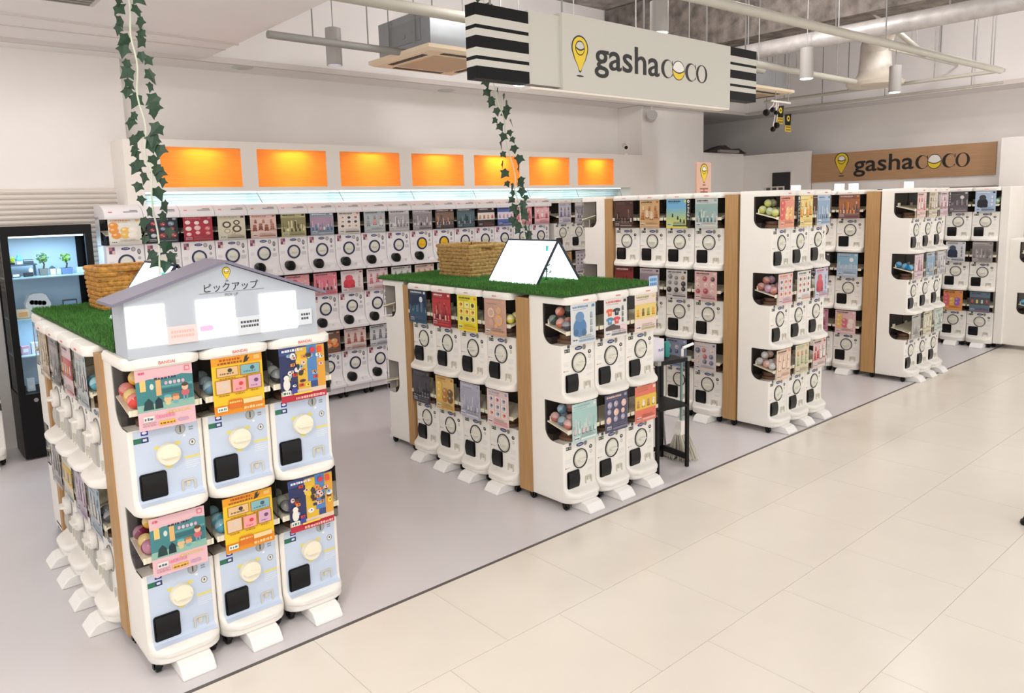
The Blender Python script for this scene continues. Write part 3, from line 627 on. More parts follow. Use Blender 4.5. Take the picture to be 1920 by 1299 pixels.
# --- the wall row
WP = {
 2: [S('fruit', (236, 232, 222), [(236, 150, 60), (240, 190, 100), (250, 240, 230)], 'white and orange'), S('dots', (34, 36, 48), [(120, 140, 160), (190, 200, 206), (160, 50, 50)], 'black with circles'), S('dots', (176, 40, 62), [(240, 190, 190), (220, 120, 120), (240, 220, 210)], 'red with circles'), S('rings', (226, 218, 196), [(90, 66, 50), (190, 170, 140)], 'cream ring'), S('figs', (238, 206, 196), [(150, 80, 60), (190, 120, 100)], 'pale pink figure'), S('photo', (196, 190, 140), [(60, 50, 30), (240, 232, 190), (90, 80, 50)], 'olive and black'), S('photo', (150, 166, 186), [(236, 130, 160), (90, 110, 150), (236, 232, 232)], 'blue-grey and pink'), S('grid', (240, 228, 222), [(30, 28, 28), (226, 130, 110), (240, 200, 180)], 'white with black prints'), S('figs', (190, 196, 200), [(226, 150, 150), (236, 236, 236), (150, 160, 170)], 'silver grey'), S('photo', (212, 208, 210), [(130, 126, 134), (240, 236, 236)], 'pale grey'), S('photo', (180, 172, 178), [(110, 96, 106), (40, 36, 40), (226, 220, 222)], 'grey with black card'), S('photo', (80, 70, 78), [(240, 180, 120), (120, 100, 110), (236, 200, 180)], 'dark orange'), S('photo', (70, 88, 98), [(130, 160, 170), (40, 50, 60)], 'dark teal'), S('band', (60, 50, 52), [(236, 232, 228), (236, 150, 70), (220, 100, 90)], 'black and white'), S('band', (90, 110, 180), [(232, 226, 236), (190, 150, 190), (236, 150, 180)], 'blue and white'), S('figs', (240, 176, 186), [(226, 100, 120), (250, 226, 226)], 'rosy pink'), S('figs', (244, 190, 196), [(200, 90, 110), (250, 230, 230)], 'light pink')],
 1: [S('figs', (220, 206, 204), [(170, 140, 150), (236, 226, 226)], 'pale'), S('figs', (196, 190, 196), [(120, 120, 130)], 'grey'), S('dots', (226, 210, 200), [(190, 120, 90)], 'cream'), S('grid', (206, 200, 206), [(150, 130, 160)], 'lilac'), S('figs', (224, 206, 206), [(150, 120, 140), (240, 226, 216)], 'pale lilac'), S('big', (240, 170, 176), [(212, 40, 60), (240, 200, 200)], 'pink and red'), S('photo', (238, 150, 166), [(226, 90, 110), (60, 50, 52), (250, 226, 226)], 'pink and black'), S('big', (236, 226, 226), [(220, 60, 80), (236, 190, 200)], 'white and red'), S('figs', (230, 210, 214), [(210, 110, 130)], 'blush'), S('figs', (220, 216, 214), [(140, 140, 146)], 'soft grey'), S('figs', (226, 200, 190), [(190, 120, 90)], 'peach'), S('figs', (200, 206, 214), [(110, 130, 150)], 'pale blue'), S('figs', (226, 216, 190), [(190, 160, 80)], 'straw'), S('figs', (214, 196, 206), [(160, 100, 130)], 'mauve'), S('figs', (206, 214, 206), [(110, 150, 120)], 'sage'), S('figs', (232, 190, 190), [(200, 90, 100)], 'rose'), S('figs', (226, 214, 206), [(170, 150, 130)], 'sand')],
 0: [S('figs', (226, 216, 206), [(170, 150, 130)], 'sand'), S('figs', (206, 214, 220), [(110, 140, 160)], 'ice blue'), S('figs', (230, 206, 206), [(190, 110, 120)], 'rose'), S('figs', (220, 214, 200), [(150, 130, 90)], 'straw'), S('grid', (232, 206, 190), [(110, 80, 60), (190, 130, 100), (70, 56, 50)], 'peach catalogue'), S('band', (206, 46, 54), [(240, 216, 204), (120, 90, 70), (190, 150, 110)], 'red and white'), S('fruit', (120, 90, 76), [(236, 120, 60), (240, 170, 110)], 'brown with orange'), S('figs', (226, 206, 200), [(170, 90, 80)], 'dusty pink'), S('figs', (214, 214, 218), [(120, 120, 130)], 'silver'), S('figs', (226, 200, 210), [(190, 100, 140)], 'orchid'), S('figs', (206, 220, 210), [(110, 160, 130)], 'mint'), S('figs', (236, 220, 180), [(220, 170, 60)], 'yellow'), S('figs', (204, 204, 220), [(110, 110, 160)], 'periwinkle'), S('figs', (230, 210, 190), [(200, 130, 80)], 'apricot'), S('figs', (214, 226, 230), [(90, 150, 180)], 'aqua'), S('figs', (220, 200, 200), [(150, 80, 90)], 'rosewood'), S('figs', (226, 226, 216), [(140, 140, 120)], 'ivory')]}
for t in range(3):
    for c in range(17):
        sp = WP[t][c]
        machine('C', 1.162 + (c - 2) * .299, 3.83, .132 + t * .594, 0, t, 3, PM(sp, .252, .218), '%s poster capsule machine, %s tier, %s from left along back wall' % (sp[3], ROWN[3][t], ORD[c]), 'machines along the back wall', yellow=(t == 2 and c in (10, 11)))
for t, sps in enumerate([[GEN] * 3, [S('photo', (190, 150, 110), [(240, 190, 90), (110, 80, 70)], 'amber'), S('grid', (206, 196, 204), [(130, 120, 140)], 'mauve catalogue'), GEN], [S('figs', (206, 200, 214), [(110, 100, 130), (150, 140, 160)], 'pale violet'), S('photo', (200, 194, 200), [(60, 54, 60), (236, 230, 236)], 'grey and black'), GEN]]):
    for c in range(3):
        machine('B', 5.735 + .295 * c, 3.83, Z0 + t * TH, 0, t, 3, PM(sps[c]), 'square-door capsule machine, %s poster, %s tier, %s after wall row' % (sps[c][3], ROWN[3][t], ORD[c]), 'square-door machines on the back wall')
# ------------------------------------------------------------------ island carcasses: core, top board, wood posts
def island(label, xl, yf, yb, tiers, post_a, post_b, ncol=3):
    top = Z0 + (tiers - 1) * TH + .655
    t = thing('island_carcass', label, 'display stand', (xl, yf, 0))
    B(.30, .62, .30, yb - yf - .30, .07, top - .03).build('core', WHITE, t)
    B(.30, .62, .30, yb - yf - .30, top - .03, top - .006).build('top_board', WHITE, t)
    for a, b in (post_a, post_b): B(-.008, .30, a - yf, b - yf, .055, top - .022).build('wood_post', WOOD, t)
    for px, py in ((.03, post_a[0] - yf + .03), (.03, post_b[1] - yf - .03)): obj('caster', caster_mesh(), t, (px, py, 0))
    # right-hand half of the island: plain backs of the machines on the far face
    B(.62, .895, .30, yb - yf - .02, .09, top - .02).build('rear_face', WHITE, t)
    return t
island('white carcass with brown posts carrying the house sign and first grass top', -.393, .218, 2.21, 2, (.506, .628), (1.86, 1.925))
island('white carcass with brown corner posts under the basket and second grass top', 2.053, .202, 2.21, 2, (.488, .608), (1.845, 1.925))
island('white carcass with brown posts of the tall island behind the cart', 4.369, .154, 2.18, 3, (.458, .578), (1.80, 1.90))
island('white carcass with brown post of the far tall island', 6.88, .088, 2.1, 3, (.39, .53), (1.77, 1.88))
t = thing('island_carcass', 'white end panel and back of the rearmost island', 'display stand', (9.38, -.06, 0))
B(.0, .60, 0, .10, .06, 1.975).build('end_panel', WHITE, t, bevel=.01); B(.29, .6, .1, 1.2, .06, 1.95).build('core', WHITE, t)
t = thing('machine_back_box', 'white back box behind the low stack at the right edge', 'display stand', (9.453, -.05, 0))
B(0, .296, 0, .13, .06, 1.355).build('panel', WHITE, t, bevel=.006); obj('caster', caster_mesh(), t, (.03, .10, 0))
# ------------------------------------------------------------------ artificial grass tops
TURF = mat('turf_backing', (46, 84, 34), .9, noise=.2, scale=30)
BLADE = mat('turf_blade', (72, 128, 50), .7, noise=.25, scale=14)
def turf(label, x0, x1, y0, y1, z, n, seed):
    t = thing('grass_mat', label, 'artificial grass', ((x0 + x1) / 2, (y0 + y1) / 2, z))
    hx, hy = (x1 - x0) / 2, (y1 - y0) / 2
    B(-hx, hx, -hy, hy, 0, .012).build('backing', TURF, t)
    rng = random.Random(seed); mb = MB()
    for k in range(n):
        x, y = rng.uniform(-hx, hx), rng.uniform(-hy, hy); a = rng.uniform(0, PI); h = rng.uniform(.014, .028); w = .0032
        dx, dy = math.cos(a) * w, math.sin(a) * w; lx, ly = rng.uniform(-.012, .012), rng.uniform(-.012, .012)
        mb.v += [(x - dx, y - dy, .010), (x + dx, y + dy, .010), (x + lx, y + ly, .010 + h)]; i = len(mb.v); mb.f.append([i - 3, i - 2, i - 1]); mb.c.append(None); mb.m.append(0)
    me = bpy.data.meshes.new('grass_blades'); me.from_pydata(mb.v, [], mb.f); me.materials.append(BLADE); me.update()
    o = obj('grass_blades', me, t); o['kind'] = 'stuff'
    return t
turf('artificial grass mat behind the house sign on the front island', -.372, .49, .40, 2.32, 1.357, 34000, 1)
turf('artificial grass mat under basket and tent-shaped sign on the middle island', 2.035, 2.945, .185, 2.28, 1.357, 42000, 2)
# ------------------------------------------------------------------ logo pieces
def disc(mb, x, z, rx, rz, y, c, n=28, a0=0.0, a1=2 * PI):
    mb.poly([(x + rx * math.cos(a0 + (a1 - a0) * k / n), y, z + rz * math.sin(a0 + (a1 - a0) * k / n)) for k in range(n + (0 if a1 - a0 > 6.2 else 1))], lin(c))
LB, LY, LW = (26, 23, 20), (232, 200, 36), (236, 232, 226)
def capsule_o(mb, x, z, rx, rz, y, lw=.06, fill=LW, n=28):
    disc(mb, x, z, rx, rz, y, LB); disc(mb, x, z, rx * (1 - lw), rz * (1 - lw), y - .0003, fill if lw > .1 else LW)
    a = .08; k = 1 - lw
    pts = [(x + rx * k * math.cos(t), y - .0006, z + rz * k * math.sin(t)) for t in [PI - a + (PI + 2 * a) * q / 18 for q in range(19)]]
    mid = [(x + rx * k * (1 - 2 * q / 10), y - .0006, z + rz * (.08 - .34 * (1 - (1 - 2 * q / 10) ** 2))) for q in range(1, 10)]
    mb.poly(pts + mid, lin(LY))
    for q in range(10):
        u0, u1 = -1 + 2 * q / 10, -1 + 2 * (q + 1) / 10; f = lambda u: z + rz * (.08 - .34 * (1 - u * u)); h = rz * lw * .75
        mb.poly([(x + rx * .97 * u0, y - .0009, f(u0) - h), (x + rx * .97 * u1, y - .0009, f(u1) - h), (x + rx * .97 * u1, y - .0009, f(u1) + h), (x + rx * .97 * u0, y - .0009, f(u0) + h)], lin(LB))
def pin_logo(s, fill=LW):
    """map-pin mark of height s, base at z=0"""
    mb = MB()
    def outline(k, y, c):
        p = []; R = .30 * s; cz = .70 * s
        for q in range(25): t = -.30 + (PI + .60) * q / 24; p.append((R * k * math.cos(t), y, cz + R * k * 1.02 * math.sin(t)))
        d = (1 - k) * s * .3
        p += [(-.20 * s * k, y, .42 * s), (-.07 * s * k, y, .24 * s), (-.045 * s * k, y, .14 * s + d), (0, y, .105 * s + d), (.045 * s * k, y, .14 * s + d), (.07 * s * k, y, .24 * s), (.20 * s * k, y, .42 * s)]
        mb.poly(p, lin(c))
    outline(1, 0, LB); outline(.88, -.0004, LY)
    capsule_o(mb, 0, .70 * s, .17 * s, .18 * s, -.0008, .14, fill)
    disc(mb, 0, .025 * s, .13 * s, .022 * s, 0, LB)
    return mb.mesh('pin_logo', PRINT)
def serif_word(h, fill=LW):
    """the serif letters c o c o, x-height h, starting at x=0; the first o is a capsule"""
    mb = MB(); x = 0; adv = h * 1.04
    def letter_o(cx_): disc(mb, cx_, h / 2, h * .50, h * .52, 0, LB, 32); disc(mb, cx_, h / 2, h * .31, h * .475, -.0004, fill, 32)
    def letter_c(cx_):
        n = 26; a0, a1 = .62, 2 * PI - .62
        out = []; inn = []
        for q in range(n + 1):
            t = a0 + (a1 - a0) * q / n; out.append((cx_ + h * .50 * math.cos(t), h / 2 + h * .52 * math.sin(t))); inn.append((cx_ + h * .10 + h * .36 * math.cos(t), h / 2 + h * .465 * math.sin(t)))
        for q in range(n): mb.poly([(p[0], 0, p[1]) for p in (out[q], out[q + 1], inn[q + 1], inn[q])], lin(LB))
        for s_ in (1,): mb.poly([(cx_ + h * .37, 0, h * (.5 + .22)), (cx_ + h * .43, 0, h * .72), (cx_ + h * .43, 0, h * 1.0), (cx_ + h * .39, 0, h * .96)], lin(LB))
        mb.poly([(cx_ + h * .37, 0, h * .22), (cx_ + h * .44, 0, h * .26), (cx_ + h * .40, 0, h * .12), (cx_ + h * .34, 0, h * .10)], lin(LB))
    letter_c(x + h * .5); x += h * .92; capsule_o(mb, x + h * .5, h / 2, h * .52, h * .55, 0, .085, fill); x += h * 1.06; letter_c(x + h * .5); x += h * .95; letter_o(x + h * .5)
    return mb.mesh('lettering', PRINT), x + h
def brand(parent, x, y, z, h, width, fill, ang=None):
    """pin, sans 'gasha', serif 'coco' laid along +x, facing -y, total width from x"""
    obj('pin_logo', pin_logo(h * 1.75, fill), parent, (x + h * .55, y, z - h * .62))
    g_ = text_mesh('gasha', h * 1.33, INK, h * .016, 'LEFT', .001)
    xs = [v.co.x for v in g_.vertices]; w = max(xs) - min(xs)
    obj('lettering', g_, parent, (x + h * 1.35 - min(xs), y, z))
    sw, ww = serif_word(h * .98, fill)
    o = obj('lettering', sw, parent, (x + h * 1.35 + w + h * .10, y, z - .0)); o.scale.x = (width - h * 1.45 - w) / ww
# ------------------------------------------------------------------ house-shaped lit sign
HG = mat('house_board', (182, 189, 198), .5); HR = mat('house_roof', (120, 116, 134), .5)
LIT = mat('lit_window', (255, 255, 255), .5, emit=2.2); LITC = mat('lit_panel', (238, 252, 255), .5, emit=1.7)
hs = thing('house_sign', 'pale grey house-shaped sign with three lit windows on the front machines', 'sign', (.035, .175, 1.356))
E_ = .225; PK = .352; HX = .405
def house_body():
    mb = MB()
    mb.prism([(-HX, 0), (HX, 0), (HX, E_ - .03), (0.0, PK), (-HX, E_)], 'y', 0, .012)
    mb.box(-HX, -HX + .012, .012, .20, 0, E_); mb.box(HX - .012, HX, .012, .20, 0, E_ - .03); mb.prism([(-HX, 0), (HX, 0), (HX, E_ - .03), (0.0, PK), (-HX, E_)], 'y', .188, .2)
    return mb
house_body().build('wall', HG, hs)
for s_, ee in ((-1, E_), (1, E_ - .03)):
    n_ = 'roof_panel'; x1 = s_ * (HX + .045); z1 = ee - .012
    pts = [(0, PK + .002), (x1, z1), (x1, z1 + .012), (0, PK + .014)]
    MB().prism(pts, 'y', -.02, .225).build(n_, HR, hs)
for i, (a, b) in enumerate(((-.365, -.221), (-.096, .064), (.174, .342))):
    w_ = B(a - .035, b - .035, -.004, .001, .045 - .002 * i, .207).build('window', LIT, hs)
    if i == 0:
        mb = MB(); mb.tube([(.02 * math.sin(2 * PI * k / 12) * .55, 0, .014 * math.cos(2 * PI * k / 12)) for k in range(12)], .0012, 5)
        mb.build('drawing', mat('grey_line', (150, 150, 155), .5), w_, loc=(a - .035 + .083, -.0052, .092))
    if i == 1: MB().prism(rounded(-.028, .028, -.012, .012, .010), 'y', -.001, 0).build('drawing', mat('pink_mark', (240, 190, 226), .5), w_, loc=(a + .0, -.0043, .088))
for a, b, z0_, z1_, c in ((-.219, -.100, .04, .112, (224, 208, 206)), (.068, .170, .04, .118, (214, 220, 226)), (.346, .412, .05, .120, (216, 222, 228))):
    p_ = B(a - .035, b - .035, -.009, 0, z0_, z1_).build('caption_plate', mat('plate_%d' % c[0], c, .5), hs)
    rng = random.Random(int(a * 1000)); mb = MB()
    for r in range(2):
        u = a - .035 + .014
        while u < b - .05: w = rng.uniform(.005, .011); mb.poly([(u, -.0096, z1_ - .028 - r * .018), (u + w, -.0096, z1_ - .028 - r * .018), (u + w, -.0096, z1_ - .018 - r * .018), (u, -.0096, z1_ - .018 - r * .018)], lin((70, 72, 80) if a > 0 else (230, 180, 170))); u += w + .003
    mb.build('caption_print', PRINT, p_)
obj('lettering', text_mesh('ピックアップ', .040, INK, .0), hs, (.02, -.001, .238))
obj('lettering', text_mesh('PICK UP', .016, GREYPRINT, 0), hs, (.02, -.001, .214))
B(-.115, .165, -.0012, 0, .231, .2325).build('underline', GREYPRINT, hs)
obj('pin_logo', pin_logo(.060), hs, (.005, -.001, .276))
# ------------------------------------------------------------------ tent-shaped lit boards, baskets
DKB = mat('dark_blue_frame', (36, 44, 60), .4)
def tent(label, x, y, leaf_seed):
    t = thing('tent_sign', label, 'sign', (x, y, 1.376)); h = .285; hw = .215; L = .26
    for s_ in (-1, 1):
        pts = [(s_ * hw, 0), (s_ * (hw - .014), 0), (-s_ * .004, h), (s_ * .006, h + .006)]
        p_ = MB().prism(pts, 'y', -L, L).build('lit_board', LITC, t)
        for yy in (-L, L - .006): MB().prism([(s_ * (hw + .003), -.001), (s_ * (hw - .014), -.001), (-s_ * .006, h + .001), (s_ * .008, h + .009)], 'y', yy - .004, yy + .006).build('edge_frame', DKB, p_)
    B(-.012, .012, -L, L, h, h + .010).build('ridge', DKB, t)
    mb = MB(); mb.tube([(0, 0, -.001), (.001, 0, .02), (.004, 0, .034)], .010, 6); mb.build('emblem', mat('teal_mark', (60, 200, 190), .5), t, loc=(-.052, -.20, .22))
    pl = thing('small_foliage', 'dark green artificial leaves inside ' + label.split(' on ')[0][:30].strip() + (' by basket' if x > 1 else ' by house sign'), 'plant', (x + .03, y - .10, 1.375))
    LEAF = mat('dark_foliage', (44, 84, 60), .6, noise=.3, scale=30); rng = random.Random(leaf_seed); mb = MB()
    for k in range(90):
        a, r, z = rng.uniform(0, 2 * PI), rng.uniform(.0, .075), rng.uniform(0.005, .15); r *= (1 - z / .2)
        p = Vector((r * math.cos(a), r * math.sin(a), z)); d = Vector((math.cos(a), math.sin(a), rng.uniform(-.3, .8))).normalized() * .028; n_ = d.cross(Vector((0, 0, 1))).normalized() * .012
        mb.poly([p, p + d * .5 + n_, p + d, p + d * .5 - n_])
    o = mb.build('leaves', LEAF, pl); o['kind'] = 'stuff'
    MB().tube([(0, 0, 0), (.004, 0, .07), (0, .004, .14)], .004, 6).build('stem', LEAF, pl)
tent('white lit tent-shaped board with dark frame on the middle grass top', 2.545, .97, 3)
tent('white lit tent-shaped board behind the house sign on the front grass top', .07, 1.18, 4)
WK = mat('woven_seagrass', (178, 142, 84), .8, noise=.35, scale=38, bump=.8); WK2 = mat('woven_seagrass_orange', (196, 140, 66), .8, noise=.35, scale=38, bump=.8)
def basket(label, x0, x1, y0, y1, m, rows=9, h=.25):
    t = thing('wicker_basket', label, 'basket', ((x0 + x1) / 2, (y0 + y1) / 2, 1.377)); hx, hy = (x1 - x0) / 2, (y1 - y0) / 2; rng = random.Random(len(label))
    for r in range(rows):
        z = (r + .5) * h / rows; e = (r / rows - 1) * .016
        pl = []
        for (ax, ay), (bx, by) in (((-1, -1), (1, -1)), ((1, -1), (1, 1)), ((1, 1), (-1, 1)), ((-1, 1), (-1, -1))):
            for q in range(16):
                u = q / 16; px, py = ax + (bx - ax) * u, ay + (by - ay) * u
                if r == rows - 2 and abs(py) == 1 and abs(px) < .28: continue
                if r == rows - 2 and px == 1 and abs(py) < .0: continue
                j = (.004 if q % 2 == r % 2 else -.002)
                pl.append(((hx + e + j) * px, (hy + e + j) * py, z + rng.uniform(-.0015, .0015)))
        rr = h / rows * .56
        if r == rows - 2:      # the handle holes split this braid
            segs = []; cur = []
            for p in pl:
                if cur and (Vector(p) - Vector(cur[-1])).length > .08: segs.append(cur); cur = []
                cur.append(p)
            segs.append(cur)
            if len(segs) > 1: segs[0] = segs.pop() + segs[0]
            for s_ in segs: MB().tube(s_, [rr * (1 + .12 * (k % 2)) for k in range(len(s_))], 7).build('braid', m, t, smooth=True)
        else:
            pl.append(pl[0]); pl.append(pl[1]); MB().tube(pl, [rr * (1 + .12 * (k % 2)) for k in range(len(pl))], 7).build('braid', m, t, smooth=True)
    B(-hx + .02, hx - .02, -hy + .02, hy - .02, 0, .012).build('bottom', m, t)
    return t
basket('woven seagrass basket on the middle grass top', 2.40, 2.745, 1.52, 1.93, WK)
basket('orange-brown woven basket on the front grass top behind the house sign', -.10, .22, 1.78, 2.10, WK2)
# price card at the grass corner
t = thing('price_card', 'small pale blue card at the right corner of the middle grass top', 'card', (2.90, .175, 1.345))
B(-.045, .045, -.002, 0, 0, .075).build('card', mat('card_blue', (160, 196, 224), .5), t)
mb = MB(); rng = random.Random(5)
for r in range(2):
    for k in range(4): u = -.034 + k * .018; mb.poly([(u, -.0025, .012 + r * .03), (u + .013, -.0025, .012 + r * .03), (u + .013, -.0025, .030 + r * .03), (u, -.0025, .030 + r * .03)], lin((70, 120, 180)))
mb.build('card_print', PRINT, t)
# ------------------------------------------------------------------ hanging ivy
IVY = mat('ivy_leaf', (38, 66, 46), .55, noise=.25, scale=9); STEM = mat('ivy_stem', (206, 212, 190), .6)
def leaf_mesh():
    o = [(0, -.42), (.26, -.50), (.36, -.22), (.62, .02), (.34, .10), (.24, .22), (0, .66), (-.24, .22), (-.34, .10), (-.62, .02), (-.36, -.22), (-.26, -.50)]
    mb = MB(); mb.v = [(0, 0, .0)] + [(x, abs(x) * .18, z) for x, z in o]
    for k in range(12): mb.f.append([0, 1 + k, 1 + (k + 1) % 12]); mb.c.append(None); mb.m.append(0)
    return mb.mesh('leaf', IVY)
LEAFM = leaf_mesh()
def vine(label, pts, n, seed, size):
    t = thing('ivy_garland', label, 'hanging plant', pts[0]); o0 = Vector(pts[0]); P_ = [Vector(p) - o0 for p in pts]; rng = random.Random(seed)
    def at(u): k = min(int(u * (len(P_) - 1)), len(P_) - 2); f = u * (len(P_) - 1) - k; return P_[k].lerp(P_[k + 1], f)
    fine = []
    for k in range(41):
        p = at(k / 40).copy(); p.x += .008 * math.sin(k * .9); p.y += .008 * math.cos(k * .7); fine.append(p)
    MB().tube(fine, .0045, 6).build('stem', STEM, t, smooth=True)
    for k in range(n):
        u = min(.995, (k + rng.uniform(0, .8)) / n); p = at(u); a = rng.choice([-1, 1]) * rng.uniform(.25, 1.0) + (0 if rng.random() < .6 else PI)
        sd = 1 if k % 2 else -1; d = Vector((sd * .76, -sd * .65, 0)) * rng.uniform(.022, .070) * size
        s_ = rng.uniform(.046, .074) * size
        l = obj('leaf', LEAFM, t, p + d + Vector((0, 0, rng.uniform(-.02, .01))), (rng.uniform(-.4, .4), PI + rng.uniform(-.9, .9), -.70 + (rng.uniform(-.5, .5) if rng.random() < .75 else 1.3)))
        l.scale = (s_, s_, s_)
vine('long ivy garland hanging in front of the left wall above house sign', [(-.06, 1.0, 3.3), (-.022, 1, 2.94), (-.014, 1, 2.62), (-.002, 1, 2.29), (.010, 1, 2.06), (.016, 1, 1.62)], 66, 11, 1.0)
vine('ivy garland hanging behind the striped end of the hanging sign', [(2.22, 1.05, 3.3), (2.286, 1.05, 2.748), (2.373, 1.05, 2.485), (2.458, 1.05, 2.083), (2.501, 1.05, 1.857), (2.547, 1.05, 1.67)], 60, 12, .95)
# ------------------------------------------------------------------ fascia with seven lit amber panels
fz = thing('wall_fascia', 'long white fascia box with seven amber niches above the wall machines', 'fascia', (.72, 3.9, 2.118))
FW = mat('fascia_white', (238, 230, 222), .6)
def fbox(n, x0, x1, y0, y1, z0, z1): return B(x0 - .72, x1 - .72, y0 - 3.9, y1 - 3.9, z0 - 2.118, z1 - 2.118).build(n, FW, fz)
fbox('top_rail', .80, 7.16, 3.9, 4.02, 2.503, 2.566); fbox('bottom_rail', .80, 7.16, 3.9, 4.02, 2.118, 2.155)
xs = [(.922 + k * .8625, .922 + k * .8625 + .712) for k in range(7)]
edges = [.80] + [v for p in xs for v in p] + [7.16]
for k in range(0, 16, 2): fbox('stile', edges[k], edges[k + 1], 3.9, 4.02, 2.155, 2.503)
fbox('lid', .80, 7.16, 4.02, 4.56, 2.535, 2.566); fbox('underside', .80, 7.16, 4.02, 4.56, 2.118, 2.135); fbox('end_block', 7.16, 7.66, 3.9, 4.56, 2.0, 2.566)
fbox('side_pier', .66, .80, 4.0, 4.42, 2.0, 2.566)
for a, b in xs:
    p_ = B(a - .73, b - .71, .012, .015, .03, .39).build('amber_panel', AMBER, fz)
    B((a + b) / 2 - .86, (a + b) / 2 - .58, .06, .09, .374, .384).build('niche_lamp', FW, fz)
    l = area('niche_light', ((a + b) / 2, 3.975, 2.488), .26, .03, 3.2, (1, .80, .52))
fbox('backing', .80, 7.16, 4.02, 4.03, 2.135, 2.535)
# lit ribbed wall and glass brackets below the fascia
rw = thing('ribbed_wall_panel', 'brightly lit white horizontal-rib panel behind the top of the wall machines', 'wall panel', (.80, 4.16, 0))
RIB = mat('rib_white', (214, 228, 228), .5)
sm = MB().prism([(0, 0), (-.012, .006), (-.012, .022), (0, .028)], 'x', 0, 6.36).mesh('rib', RIB)
for k in range(9): obj('rib', sm, rw, (0, 0, 1.86 + k * .030))
B(0, 6.36, 0, .03, 1.8, 2.117).build('backing', RIB, rw)
ls = tag(B(.82, 7.1, 4.03, 4.06, 2.105, 2.117).build('light_strip', mat('cool_led', (235, 250, 255), .5, emit=1.5)), 'thin cool-white light strip under the long white fascia', 'lamp')
area('strip_light', (3.95, 4.05, 2.10), 6.2, .03, 4.5, (.80, .97, 1.0))
for k, x in enumerate((1.76, 2.62, 3.49, 4.35, 5.21, 6.07, 6.93)):
    g_ = thing('glass_bracket', 'glass divider with thin dark stay, %s from left under the fascia' % ORD[k], 'bracket', (x, 3.92, 2.0))
    B(0, .006, 0, .23, 0, .115).build('pane', PANE, g_); MB().tube([(.003, 0, .11), (.06, .0, .0)], .0035, 6).build('stay', GREYMETAL, g_)
# ------------------------------------------------------------------ hanging shop sign
sg = thing('hanging_sign', 'long white hanging shop sign with pin logo and striped black ends', 'sign', (1.455, .2, 2.57))
SW = mat('sign_white', (204, 202, 193), .6, spec=.25); SB = mat('sign_black', (7, 8, 10), .5, spec=.2)
def sbox(n, x0, x1, y0, y1, z0, z1, m): return B(x0 - 1.455, x1 - 1.455, y0 - .2, y1 - .2, z0 - 2.57, z1 - 2.57).build(n, m, sg)
def stripes(x0, x1, y0, y1, z0, z1):
    b = [0, .163, .284, .333, .43, .587, .697, .745, .835, 1]
    for k in range(9):
        za, zb = z1 - b[k + 1] * (z1 - z0), z1 - b[k] * (z1 - z0)
        sbox('black_stripe' if k % 2 == 0 else 'white_stripe', x0, x1, y0, y1, za, zb, SB if k % 2 == 0 else SW)
stripes(1.455, 1.833, .2, .285, 2.588, 2.972); stripes(3.80, 4.172, .2, .285, 2.638, 3.008)
sbox('link_panel', 1.833, 2.083, .205, .275, 2.588, 2.985, SW); sbox('main_board', 2.083, 3.80, .185, .285, 2.572, 3.003, SW)
sbox('bottom_rail', 1.833, 3.80, .19, .28, 2.560, 2.572, FW)
HB = .118
obj('pin_logo', pin_logo(.236, (204, 202, 193)), sg, (2.228 - 1.455, -.0162, 2.655 - 2.57))
gm = text_mesh('gasha', .232, INK, .0028, 'LEFT', .001); gx = [v.co.x for v in gm.vertices]
o = obj('lettering', gm, sg, (2.355 - 1.455 - min(gx), -.0162, 2.722 - 2.57)); o.scale.x = .625 / (max(gx) - min(gx))
sw_, ww = serif_word(.116, (204, 202, 193)); o = obj('lettering', sw_, sg, (2.997 - 1.455, -.0162, 2.721 - 2.57)); o.scale.x = .517 / ww
for x in (1.6, 2.15, 2.9, 3.6, 4.1): MB().cyl((x - 1.455, .05, .40), (x - 1.455, .05, 1.88), .006, n=8).build('hanger_rod', GREYMETAL, sg)
# ------------------------------------------------------------------ wooden sign on the right wall
ws = thing('wood_sign', 'brown wood fascia sign with black lettering on the right wall', 'sign', (10.4, 2.94, 2.14), -PI / 2)
B(0, 2.52, 0, .03, 0, .43).build('board', WOOD if False else mat('sign_board_wood', (180, 140, 102), .5, noise=.10, scale=4, stretch=(.8, 18, 18)), ws)
WF = (180, 140, 102)
obj('pin_logo', pin_logo(.36), ws, (.47, -.003, .07))
gm = text_mesh('gasha', .33, INK, .004, 'LEFT', .001); gx = [v.co.x for v in gm.vertices]
o = obj('lettering', gm, ws, (.655 - min(gx), -.003, .135)); o.scale.x = .85 / (max(gx) - min(gx))
sw_, ww = serif_word(.185, WF); o = obj('lettering', sw_, ws, (1.525, -.003, .125)); o.scale.x = .69 / ww
struct('trim_6', B(10.432, 11.1, .36, 2.95, 2.0, 2.575), WALL)
wd = struct('window_1', B(10.44, 10.5, 1.05, 2.12, 1.4, 2.13), mat('dark_glass', (24, 22, 26), .1)); wd['label'] = 'dark window under the wooden sign'
B(10.425, 10.445, 1.57, 1.62, 1.4, 2.13).build('window_frame', FW, wd)
struct('wall_under_sign', B(10.5, 10.62, .3, 2.95, 0, 2.05), WALL)
wn = struct('window_2', B(10.30, 10.325, 3.23, 3.56, 1.70, 2.32), mat('dark_glass', (24, 22, 26), .1)); wn['label'] = 'small dark window in the white partition'
B(10.29, 10.33, 3.20, 3.235, 1.68, 2.34).build('window_frame', FW, wn); B(10.29, 10.33, 3.555, 3.585, 1.68, 2.34).build('window_frame', FW, wn)
